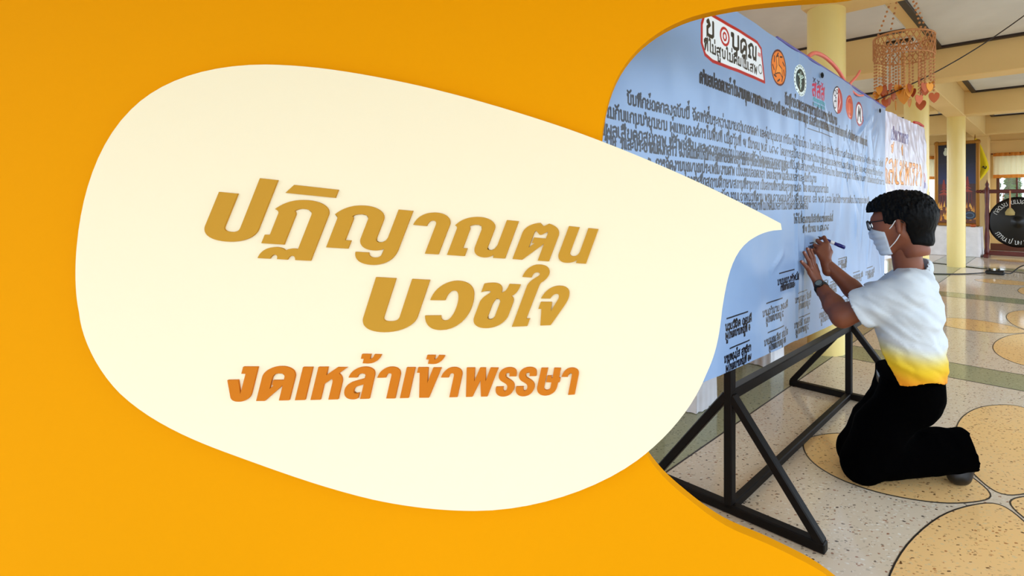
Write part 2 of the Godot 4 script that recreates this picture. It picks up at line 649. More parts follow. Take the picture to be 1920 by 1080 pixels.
func build_outside() -> void:
	obj_struct("ground", box_mesh(Vector3(5, -0.3, 0), Vector3(90, 0.2, 90)), M.ground)
	var spots := [[15.0, -0.42, 2.5, "leafy green shrub seen through the window nearest the gong's left post"], [15.0, 0.05, 2.6, "leafy green shrub outside the window behind the gong"], [15.4, -2.9, 2.2, "leafy green shrub outside the window left of the portrait"]]
	for q in spots:
		var p := hall_thing("shrub", q[3], "shrub", q[0], -0.2, q[1])
		var st := st_new()
		for k in 5:
			var an := TAU * k / 5.0
			tube(st, [Vector3(0, 0, 0), Vector3(cos(an) * 0.15, q[2] * 0.4, sin(an) * 0.08), Vector3(cos(an) * 0.4, q[2] * 0.85, sin(an) * 0.15)], [0.03, 0.022, 0.008], 5)
		obj("stem", done(st), M.bark, p)
		st = st_new()
		st.set_smooth_group(-1)
		for k in 900:
			var d := Vector3(rng.randfn(), rng.randfn(), rng.randfn()).normalized() * pow(rng.randf(), 0.4)
			var c := Vector3(d.x * 0.45, q[2] * 0.58 + d.y * q[2] * 0.42, d.z * 0.19)
			var b := Basis.from_euler(Vector3(rng.randf() * TAU, rng.randf() * TAU, rng.randf() * TAU))
			quad(st, c + b * Vector3(-0.09, 0, 0), c + b * Vector3(0, 0.01, 0.035), c + b * Vector3(0.09, 0, 0), c + b * Vector3(0, 0.01, -0.035))
		var fo := obj("foliage", done(st), M.leaf, p)
		fo.set_meta("kind", "stuff")

# ------------------------------------------------------------------ the orange display board with its speech bubble
const UNIT := 0.0013485   # metres per drawing unit on the board (1.3 m away)

func build_display_board() -> void:
	var z := -1.30
	var k := 1.30 / 964.0
	var o := thing("display_board", "tall die-cut orange display board standing at the left, carrying a cream speech bubble", "display board", Vector3(-0.8, 0, z))
	var to := func(x: float, y: float) -> Vector2:
		return Vector2((x - 1200.0) * k + 0.8, 1.2 - (y - 375.0) * k)
	var edge: Array = []
	for q in [[1700, -34], [1600, -8], [1480, 2], [1375, 14], [1280, 38], [1205, 84], [1155, 150], [1130, 240], [1126, 360], [1132, 520], [1150, 680], [1190, 810], [1232, 880], [1290, 935], [1360, 985], [1450, 1025], [1545, 1075], [1620, 1140], [1660, 1200]]:
		edge.append(to.call(q[0], q[1]))
	var poly := PackedVector2Array()
	for p in catmull(edge, false, 5):
		poly.append(p)
	for p in [to.call(1675, 1255), to.call(-60, 1255), to.call(-80, 1235), to.call(-80, -40), to.call(-60, -60), to.call(1690, -60), to.call(1700, -50)]:
		poly.append(p)
	var st := st_new()
	extrude(st, poly, -0.035, 0.0)
	obj("panel", done(st), M.orange, o)
	for x in [-0.62, 0.62]:
		st = st_new()
		box(st, Vector3(x, 0.018, -0.16), Vector3(0.07, 0.036, 0.5), 0.006)
		obj("foot", done(st), M.steel, o)
		st = st_new()
		bar(st, Vector3(x, 0.03, -0.38), Vector3(x, 1.0, -0.05), 0.03)
		obj("strut", done(st), M.steel, o)
	# bubble
	var zb := 0.03
	var kb := (1.30 - zb) / 964.0
	var tb := func(p: Vector2, off: float) -> Vector2:
		var kk := (1.30 - zb - off) / 964.0
		return Vector2((p.x - 1200.0) * kk + 0.8, 1.2 - (p.y - 375.0) * kk)
	var b := thing("speech_bubble_sign", "large cream speech bubble sign with raised Thai lettering, mounted on the orange board", "sign", Vector3(-0.8, 0, z))
	var d := "M 1464 419 L 1466 431 L 1452 432 C 1432 435 1418 442 1404 452 C 1370 478 1362 530 1354 580 C 1348 640 1340 668 1325 700 C 1300 765 1250 822 1195 863 C 1120 918 1000 958 890 958 C 825 958 760 950 700 937 C 600 914 500 876 420 847 C 355 823 280 790 225 738 C 180 693 152 632 148 585 C 140 550 140 500 144 460 C 152 370 180 270 245 206 C 300 150 390 121 498 121 C 580 122 660 134 760 155 C 850 174 960 206 1060 240 C 1160 275 1260 318 1340 356 C 1385 378 1425 398 1464 419 Z"
	st = st_new()
	var pb := PackedVector2Array()
	for p in path(d):
		pb.append(tb.call(p, 0.0))
	extrude(st, pb, 0.002, zb)
	obj("panel", done(st), M.bubble, b)
	for q in letters():
		st = st_new()
		var raised := 0.005
		var pl := PackedVector2Array()
		var ho := PackedVector2Array()
		for p in path(q[4]):
			pl.append(tb.call(Vector2(q[1], q[2]) + p / q[3], raised))
		if q.size() > 5:
			for p in path(q[5]):
				ho.append(tb.call(Vector2(q[1], q[2]) + p / q[3], raised))
		extrude(st, pl, zb, zb + raised, ho)
		obj("letter", done(st), M[q[0]], b)

func letters() -> Array:
	var g := "gold_letter"
	var r := "orange_letter"
	var a := 4.3636
	var c := 3.84
	var e := 4.8
	return [
		[g, 360, 310, a, "M 555 105 L 699 121 L 540 524 C 515 585 430 625 318 625 C 190 625 101 585 101 523 C 101 512 103 502 107 493 L 220 217 L 372 232 L 263 502 C 258 515 258 545 327 545 C 365 545 385 535 393 515 Z"],
		[g, 360, 310, a, "M 835 160 L 1195 200 L 1169 266 L 764 225 Z"],
		[g, 360, 310, a, "M 678 358 C 740 310 820 283 905 283 C 1030 283 1117 330 1117 385 C 1117 395 1115 402 1112 410 L 967 781 L 843 775 C 845 755 838 740 818 740 C 800 740 788 752 778 772 L 694 767 C 700 750 697 731 675 731 C 655 731 643 748 635 764 L 536 759 C 555 705 610 669 682 669 C 720 669 748 680 763 698 C 780 688 800 681 822 681 C 840 681 855 684 865 689 L 978 402 C 985 380 960 356 905 356 C 875 356 855 364 838 374 C 846 385 848 396 844 408 L 749 649 L 566 637 L 594 567 L 636 569 L 706 392 C 710 378 700 366 678 358 Z"],
		[g, 360, 310, a, "M 1168 402 C 1230 352 1300 328 1380 328 C 1490 328 1568 372 1568 425 C 1568 437 1566 445 1562 455 L 1507 595 C 1500 615 1510 631 1540 631 C 1570 631 1592 615 1605 585 L 1690 362 L 1806 373 L 1683 693 C 1650 775 1575 815 1485 815 C 1390 815 1335 780 1335 728 C 1335 722 1336 715 1337 708 L 1444 714 C 1442 740 1460 755 1495 755 C 1535 755 1550 738 1558 718 L 1572 682 C 1550 692 1525 697 1500 697 C 1425 697 1375 665 1375 622 C 1375 612 1377 603 1381 594 L 1440 440 C 1448 415 1425 400 1378 400 C 1350 400 1330 406 1311 416 C 1318 425 1319 436 1315 446 L 1250 612 L 1299 616 L 1273 682 L 1096 671 L 1188 435 C 1192 420 1184 408 1168 402 Z"],
		[g, 740, 370, a, "M 150 225 C 178 165 240 124 320 124 C 400 124 452 160 452 205 C 452 215 450 222 447 230 L 356 467 L 246 461 L 337 222 C 343 204 336 190 311 190 C 288 190 272 208 260 235 Z"],
		[g, 740, 370, a, "M 493 229 C 545 180 605 160 675 160 C 760 160 820 200 820 240 C 820 250 818 257 815 265 L 761 405 C 755 422 762 433 783 433 C 810 433 830 415 843 385 L 918 186 L 1014 196 L 901 501 L 803 495 L 812 470 C 790 484 765 492 738 492 C 685 492 652 465 652 432 C 652 420 654 410 658 400 L 712 262 C 720 238 705 224 668 224 C 645 224 627 229 610 238 C 616 246 617 256 613 266 L 557 415 L 593 419 L 570 481 L 427 471 L 508 258 C 513 245 507 235 493 229 Z"],
		[g, 740, 370, a, "M 1190 209 L 1217 238 L 1262 216 C 1310 228 1344 258 1344 292 C 1344 302 1342 310 1339 318 L 1261 524 L 1170 518 L 1221 380 L 1042 511 L 963 504 L 1043 295 C 1060 245 1120 212 1190 209 Z", "M 1157 272 L 1182 303 C 1190 310 1200 308 1208 304 L 1251 281 C 1254 288 1253 295 1250 302 L 1237 338 L 1139 329 L 1122 374 L 1143 376 L 1096 410 L 1139 296 C 1143 286 1148 278 1157 272 Z"],
		[g, 740, 370, a, "M 1426 236 L 1513 245 L 1436 450 C 1430 468 1440 482 1465 482 C 1490 482 1508 465 1518 438 L 1585 252 L 1667 260 L 1564 544 L 1483 538 L 1493 511 C 1472 527 1445 536 1412 536 C 1365 536 1339 512 1339 484 C 1339 472 1341 464 1345 453 Z"],
		[g, 640, 480, c, "M 249 153 L 393 161 L 304 440 C 298 462 315 472 350 472 C 388 472 412 460 420 437 L 509 166 L 636 173 L 547 437 C 525 503 430 549 308 549 C 210 549 154 515 154 467 C 154 458 155 450 158 441 Z"],
		[g, 640, 480, c, "M 639 318 C 665 240 745 179 833 179 C 905 179 954 215 954 275 C 954 400 860 534 715 534 C 640 534 602 495 602 430 L 715 429 C 714 450 722 466 746 466 C 800 466 843 350 843 295 C 843 265 835 249 812 249 C 785 249 760 280 746 319 Z"],
		[g, 640, 480, c, "M 1029 199 C 1050 195 1075 193 1095 193 C 1135 194 1157 212 1157 238 C 1157 248 1155 256 1152 264 C 1180 258 1195 240 1210 202 L 1290 206 C 1275 250 1255 275 1224 290 C 1240 298 1243 315 1235 338 L 1202 425 C 1180 485 1110 520 1040 520 C 985 520 952 497 952 465 C 952 455 954 445 958 434 L 993 340 C 1000 320 1015 302 1035 288 L 1070 265 C 1080 258 1076 250 1060 250 C 1045 250 1030 253 1006 262 Z", "M 1118 306 C 1140 308 1148 318 1143 333 L 1111 420 C 1103 443 1090 457 1070 457 C 1055 457 1050 447 1055 433 L 1084 355 C 1090 340 1103 320 1118 306 Z"],
		[g, 640, 480, c, "M 1303 151 C 1322 100 1365 62 1420 62 C 1470 62 1498 85 1498 115 C 1498 140 1475 170 1450 185 C 1435 194 1428 202 1420 222 L 1331 451 L 1357 451 L 1337 505 L 1227 510 L 1335 218 C 1345 192 1370 172 1405 152 C 1425 141 1432 134 1428 126 C 1424 119 1415 117 1405 118 C 1388 120 1376 135 1369 155 Z"],
		[g, 640, 480, c, "M 1437 306 C 1462 255 1510 215 1570 215 C 1620 215 1641 240 1641 270 C 1641 300 1625 330 1600 366 L 1507 498 L 1432 501 L 1440 382 L 1418 381 L 1436 331 L 1516 332 L 1508 398 L 1560 312 C 1568 298 1568 283 1562 276 C 1550 268 1528 270 1504 307 Z"],
		[r, 400, 630, e, "M 267 278 L 400 278 L 340 520 C 325 565 285 592 225 592 C 175 592 155 570 152 548 L 125 398 L 221 396 L 241 526 L 289 341 L 251 340 Z"],
		[r, 400, 630, e, "M 384 585 L 438 370 C 455 310 530 274 608 274 C 685 274 734 308 734 352 C 734 362 733 368 731 376 L 680 579 L 589 581 L 623 443 L 461 585 Z", "M 503 478 L 541 445 L 526 443 L 537 399 L 633 398 L 640 373 C 644 350 630 336 597 336 C 560 336 535 352 528 378 Z"],
		[r, 400, 630, e, "M 806 281 L 893 281 L 823 576 L 733 579 Z"],
		[r, 400, 630, e, "M 945 280 L 1031 280 L 1014 354 L 1116 283 L 1204 283 L 1128 338 C 1150 355 1158 375 1158 400 C 1158 410 1156 420 1153 430 L 1121 570 L 1034 573 L 1072 415 C 1075 402 1072 393 1064 387 L 994 435 L 961 574 L 873 576 Z"],
		[r, 400, 630, e, "M 1216 375 C 1235 318 1290 279 1362 279 C 1420 279 1451 305 1451 338 C 1451 346 1450 352 1448 360 L 1402 565 L 1320 567 L 1352 436 L 1297 453 C 1270 463 1262 480 1262 498 C 1262 510 1272 517 1288 517 C 1297 517 1306 514 1313 509 L 1301 560 C 1290 567 1275 571 1255 571 C 1205 571 1177 548 1177 510 C 1177 465 1210 425 1260 411 L 1350 386 C 1362 383 1366 375 1369 363 C 1374 345 1362 337 1340 337 C 1316 337 1303 350 1295 374 Z"],
		[r, 400, 630, e, "M 1337 164 L 1417 164 L 1408 206 C 1430 204 1442 190 1450 166 L 1511 168 C 1490 220 1450 248 1390 248 L 1343 246 L 1353 206 L 1327 205 Z"],
		[r, 400, 630, e, "M 1474 377 C 1492 320 1540 279 1603 279 C 1655 279 1682 305 1682 338 C 1682 345 1681 352 1679 360 L 1634 562 L 1555 563 L 1603 352 C 1605 342 1600 336 1588 336 C 1570 336 1558 352 1551 375 Z"],
		[r, 400, 630, e, "M 1740 284 L 1816 284 L 1755 558 L 1678 560 Z"],
		[r, 760, 630, e, "M 115 284 L 205 284 L 197 422 L 250 286 L 324 286 L 210 556 L 124 556 L 129 332 L 104 331 Z"],
		[r, 760, 630, e, "M 198 173 L 270 173 L 260 212 C 280 208 292 195 300 174 L 355 176 C 335 225 300 253 250 253 L 203 251 L 211 212 L 187 211 Z"],
		[r, 760, 630, e, "M 320 374 C 338 318 385 282 435 282 C 485 282 510 310 510 340 C 510 348 509 354 507 362 L 466 550 L 395 552 L 437 355 C 439 343 434 336 421 336 C 405 336 396 352 389 374 Z"],
		[r, 760, 630, e, "M 552 287 L 625 287 L 618 410 L 672 287 L 722 287 L 721 408 L 766 287 L 836 288 L 737 545 L 680 546 L 675 399 L 603 547 L 545 549 Z"],
		[r, 760, 630, e, "M 935 364 L 938 342 C 937 334 931 331 924 331 C 908 332 900 350 904 365 C 910 390 981 395 981 450 C 981 505 935 546 880 546 C 835 546 812 520 812 488 C 812 478 814 468 817 459 L 884 458 C 875 480 880 497 893 497 C 907 497 917 478 917 458 C 917 435 895 425 880 417 C 858 405 840 390 840 360 C 842 315 885 284 938 284 C 975 284 1000 300 1000 330 C 1000 342 999 352 997 364 Z"],
		[r, 797.7, 629.5, e, "M 935 364 L 938 342 C 937 334 931 331 924 331 C 908 332 900 350 904 365 C 910 390 981 395 981 450 C 981 505 935 546 880 546 C 835 546 812 520 812 488 C 812 478 814 468 817 459 L 884 458 C 875 480 880 497 893 497 C 907 497 917 478 917 458 C 917 435 895 425 880 417 C 858 405 840 390 840 360 C 842 315 885 284 938 284 C 975 284 1000 300 1000 330 C 1000 342 999 352 997 364 Z"],
		[r, 760, 630, e, "M 1224 289 L 1284 289 L 1248 460 C 1245 478 1255 488 1272 488 C 1290 488 1302 480 1306 462 L 1314 418 L 1266 416 L 1279 359 L 1318 358 L 1313 378 L 1324 378 L 1340 289 L 1400 290 L 1383 376 L 1397 378 L 1388 417 L 1374 418 L 1364 463 C 1350 510 1305 537 1258 537 C 1212 537 1185 510 1185 475 C 1185 468 1186 462 1187 455 Z"],
		[r, 760, 630, e, "M 1404 369 C 1420 320 1455 287 1500 287 C 1540 287 1560 310 1560 335 C 1560 342 1559 350 1558 357 L 1524 527 L 1464 531 L 1500 345 C 1500 336 1495 334 1487 335 C 1475 337 1466 350 1462 369 Z"],
	]

# ------------------------------------------------------------------ the steel stand that carries the banner
func build_banner_stand() -> void:
	var o := hall_thing("banner_stand", "black square-tube steel stand with braced feet carrying the large banner", "stand")
	var st: SurfaceTool
	for t in [0.0, 1.45]:
		st = st_new()
		bar(st, Vector3(t, 0.02, 0), Vector3(t, 1.86, 0), 0.036)
		obj("upright", done(st), M.steel, o)
		st = st_new()
		bar(st, Vector3(t, 0.02, -0.37), Vector3(t, 0.02, 0.37), 0.036)
		obj("foot", done(st), M.steel, o)
		for e in [-1, 1]:
			st = st_new()
			bar(st, Vector3(t, 0.03, e * 0.355), Vector3(t, 0.45, e * 0.01), 0.034)
			obj("brace", done(st), M.steel, o)
	st = st_new()
	bar(st, Vector3(0.0, 0.02, 0), Vector3(1.45, 0.02, 0), 0.034)
	obj("floor_rail", done(st), M.steel, o)
	st = st_new()
	bar(st, Vector3(0.0, 0.455, 0), Vector3(2.12, 0.43, 0), 0.042)
	obj("lower_rail", done(st), M.steel, o)
	st = st_new()
	bar(st, Vector3(-0.78, 1.90, -0.005), Vector3(2.12, 1.82, -0.005), 0.03)
	obj("top_rail", done(st), M.steel, o)
	st = st_new()
	bar(st, Vector3(0.026, 0.44, 0.0), Vector3(0.026, 1.86, 0.0), 0.016)
	obj("sleeve", done(st), M.steel, o)

# ------------------------------------------------------------------ banners
var paint := PackedByteArray()
var pw := 0
var ph := 0

func blot(x: float, y: float, r: float, c: Color) -> void:
	segment(Vector2(x, y), Vector2(x + 0.01, y), r, c)

func segment(a: Vector2, b: Vector2, r: float, c: Color) -> void:
	var x0 := maxi(0, int(minf(a.x, b.x) - r - 1))
	var x1 := mini(pw - 1, int(maxf(a.x, b.x) + r + 1))
	var y0 := maxi(0, int(minf(a.y, b.y) - r - 1))
	var y1 := mini(ph - 1, int(maxf(a.y, b.y) + r + 1))
	var ab := b - a
	var l2 := maxf(ab.length_squared(), 1e-6)
	var cr := int(c.r * 255)
	var cg := int(c.g * 255)
	var cb := int(c.b * 255)
	for y in range(y0, y1 + 1):
		for x in range(x0, x1 + 1):
			var p := Vector2(x + 0.5, y + 0.5) - a
			var h := clampf(p.dot(ab) / l2, 0.0, 1.0)
			var k := clampf(r + 0.5 - (p - ab * h).length(), 0.0, 1.0)
			if k > 0.0:
				var i := (y * pw + x) * 3
				paint[i] = int(lerpf(paint[i], cr, k))
				paint[i + 1] = int(lerpf(paint[i + 1], cg, k))
				paint[i + 2] = int(lerpf(paint[i + 2], cb, k))

func fill_poly(poly: PackedVector2Array, c: Color) -> void:
	var y0 := 1e9
	var y1 := -1e9
	for p in poly:
		y0 = minf(y0, p.y)
		y1 = maxf(y1, p.y)
	for y in range(maxi(0, int(y0)), mini(ph - 1, int(y1)) + 1):
		var xs: Array = []
		for i in poly.size():
			var a := poly[i]
			var b := poly[(i + 1) % poly.size()]
			if (a.y <= y + 0.5) != (b.y <= y + 0.5):
				xs.append(a.x + (y + 0.5 - a.y) / (b.y - a.y) * (b.x - a.x))
		xs.sort()
		for k in range(0, xs.size() - 1, 2):
			for x in range(maxi(0, int(xs[k] + 0.5)), mini(pw - 1, int(xs[k + 1] - 0.5)) + 1):
				var i := (y * pw + x) * 3
				paint[i] = int(c.r * 255)
				paint[i + 1] = int(c.g * 255)
				paint[i + 2] = int(c.b * 255)

func oval(c: Vector2, rx: float, ry: float, n := 28) -> PackedVector2Array:
	var p := PackedVector2Array()
	for k in n:
		p.append(c + Vector2(cos(TAU * k / n) * rx, sin(TAU * k / n) * ry))
	return p

func stroke(pts, r: float, c: Color, closed := false) -> void:
	for i in (pts.size() if closed else pts.size() - 1):
		segment(pts[i], pts[(i + 1) % pts.size()], r, c)

var thai := {
	"ก": "00 04 15 06 28 48 57 50", "ข": "17 07 18 26 04 01 10 40 51 58", "ค": "34 44 43 33 10 00 06 28 48 56 50", "ง": "38 48 47 37 38|47 42 30 10 03",
	"จ": "06 28 48 57 51 30 20 24 14 13 23", "ฉ": "06 28 48 57 50|24 14 13 23 20 50", "ช": "17 07 18 26 04 01 10 40 51 56 68", "ซ": "17 07 28 26 04 01 10 40 51 56 68",
	"ญ": "00 20 10 14 06 28 38 47 42 50 71 78", "ณ": "00 20 10 14 06 28 38 47 42 50 71 78 70", "ด": "23 33 34 24 10 00 06 28 48 56 50", "ต": "23 33 34 24 10 00 06 28 37 48 56 50",
	"ถ": "10 00 02 12 15 06 28 48 57 50", "ท": "07 08 18 10 37 48 57 50", "ธ": "06 18 48 57|06 55 51 30 10 02", "น": "07 08 18 12 10 30 51 58", "บ": "07 08 18 11 20 40 51 58",
	"ป": "07 08 18 11 20 40 51 5c", "ผ": "17 18 08 00 35 60 68", "พ": "07 08 18 10 36 50 68", "ฟ": "07 08 18 10 36 50 6c", "ภ": "10 00 02 15 06 28 48 57 50",
	"ม": "07 08 18 11 00 10 50 58", "ย": "17 07 18 15 04 01 10 40 51 58", "ร": "20 30 31 36 05 18 48 47", "ล": "20 10 03 14 44 57 38 07|55 50", "ว": "07 18 38 47 40 30 31",
	"ศ": "34 44 43 33 10 00 06 28 48 56 50|56 79", "ส": "20 10 03 14 44 57 38 07|55 50|46 69", "ษ": "07 08 18 11 20 40 51 58|24 65", "ห": "07 08 18 10|14 47 58|35 54 50",
	"อ": "14 05 28 48 57 51 40 10 02 13", "ะ": "05 15 26|02 12 23", "า": "06 18 28 37 30", "ำ": "06 18 28 37 30|0b 1b 1a 0a 0b", "เ": "08 01 10 20", "แ": "08 01 10|38 31 40",
	"โ": "2d 0d 0b 29 20 30", "ไ": "0b 1d 2c 28 21 30", "ใ": "1b 0c 1d 3d 2a 20 30", "ิ": "09 2b 4b 59 09", "ี": "09 2b 4b 59 09|59 5c", "ึ": "09 2b 4b 59 09|5b 5c", "ื": "09 2b 4b 59 09|4b 4d|5a 5d",
	"ั": "0b 1a 3a 5c", "็": "0a 2c 3a 5c", "่": "4b 4e", "้": "3d 4d 4b 5e", "์": "3a 4a 5d", "ุ": "44 34 33 43 40", "ู": "24 23 20 50 53", "/": "00 38", "(": "28 06 02 20", ")": "08 26 22 00",
	"๑": "32 23 34 53 47 18 04 11 40", "๒": "08 01 30 51 54", "๓": "08 01 24 41 58", "๔": "58 18 04 10 50 33", "๕": "43 20 02 06 28 58", "๖": "08 14 40 53 34", "๗": "22 13 06 28 36 50 68", "๘": "68 28 04 10 50 33", "๙": "33 14 06 48 40 69", "๐": "20 02 06 28 48 56 52 40 20", ".": "00 10", "-": "04 34",
}

func glyph_width(ch: String) -> float:
	if ch == " ":
		return 4.0
	if ch in "ิีึืั็่้์ุู":
		return 0.0
	var w := 0
	for k in thai.get(ch, "00 40").split("|"):
		for p in k.split(" "):
			w = maxi(w, int(p[0]))
	return w + 2.4

# one line of lettering from a to b (pixels), h = height of eight units
func write(text: String, a: Vector2, b: Vector2, h: float, r: float, c: Color) -> void:
	var total := 0.0
	for ch in text:
		total += glyph_width(ch)
	var sx := a.distance_to(b) / maxf(total, 1.0)
	var dir := (b - a).normalized()
	var up := Vector2(0, -1)
	var sy := h / 8.0
	var x := 0.0
	var start := 0.0
	var lifted := false
	for ch in text:
		var mark := glyph_width(ch) == 0.0
		if not mark:
			start = x
			lifted = false
		var dy := 0.0
		if ch in "ุู":
			dy = -5.5
		elif ch in "่้์" and lifted:
			dy = 3.0
		if ch in "ิีึืั":
			lifted = true
		if thai.has(ch):
			for k in thai[ch].split("|"):
				var pts := PackedVector2Array()
				for p in k.split(" "):
					pts.append(a + dir * (start + int(p[0])) * sx + up * (p[1].hex_to_int() + dy) * sy)
				stroke(pts, r, c)
		if not mark:
			x += glyph_width(ch)

# banner sheet hung along x from t0 to t1; bot/top give heights at both ends
func sheet(t0: float, t1: float, top0: float, top1: float, bot0: float, bot1: float, nx: int, ny: int, depth: Callable) -> ArrayMesh:
	var st := st_new()
	var at := func(i: int, j: int, back: bool) -> Vector3:
		var u := float(i) / nx
		var v := float(j) / ny
		var y: float = lerpf(lerpf(top0, top1, u), lerpf(bot0, bot1, u), v)
		var x := lerpf(t0, t1, u)
		return Vector3(x, y, depth.call(x, y, v) - (0.003 if back else 0.0))
	for back in [false, true]:
		st.set_smooth_group(2 if back else 1)
		for i in nx:
			for j in ny:
				var q := [[i, j], [i + 1, j], [i + 1, j + 1], [i, j], [i + 1, j + 1], [i, j + 1]]
				if back:
					q.reverse()
				for w in q:
					st.set_uv(Vector2(float(w[0]) / nx, float(w[1]) / ny))
					st.add_vertex(at.call(w[0], w[1], back))
	st.set_smooth_group(-1)
	st.set_uv(Vector2(0.002, 0.5))
	for i in nx:
		for j in [0, ny]:
			quad(st, at.call(i, j, false), at.call(i, j, true), at.call(i + 1, j, true), at.call(i + 1, j, false))
	for j in ny:
		for i in [0, nx]:
			quad(st, at.call(i, j, false), at.call(i, j, true), at.call(i, j + 1, true), at.call(i, j + 1, false))
	return done(st)

const B0 := -0.80
const B1 := 2.14
func top_y(t: float) -> float:
	return lerpf(1.935, 1.845, (t - B0) / (B1 - B0))
func bot_y(t: float) -> float:
	return lerpf(0.592, 0.49, (t - B0) / (B1 - B0))
func bp(t: float, y: float) -> Vector2:
	var v := (top_y(t) - y) / (top_y(t) - bot_y(t))
	return Vector2((t - B0) / (B1 - B0) * pw, v * ph)

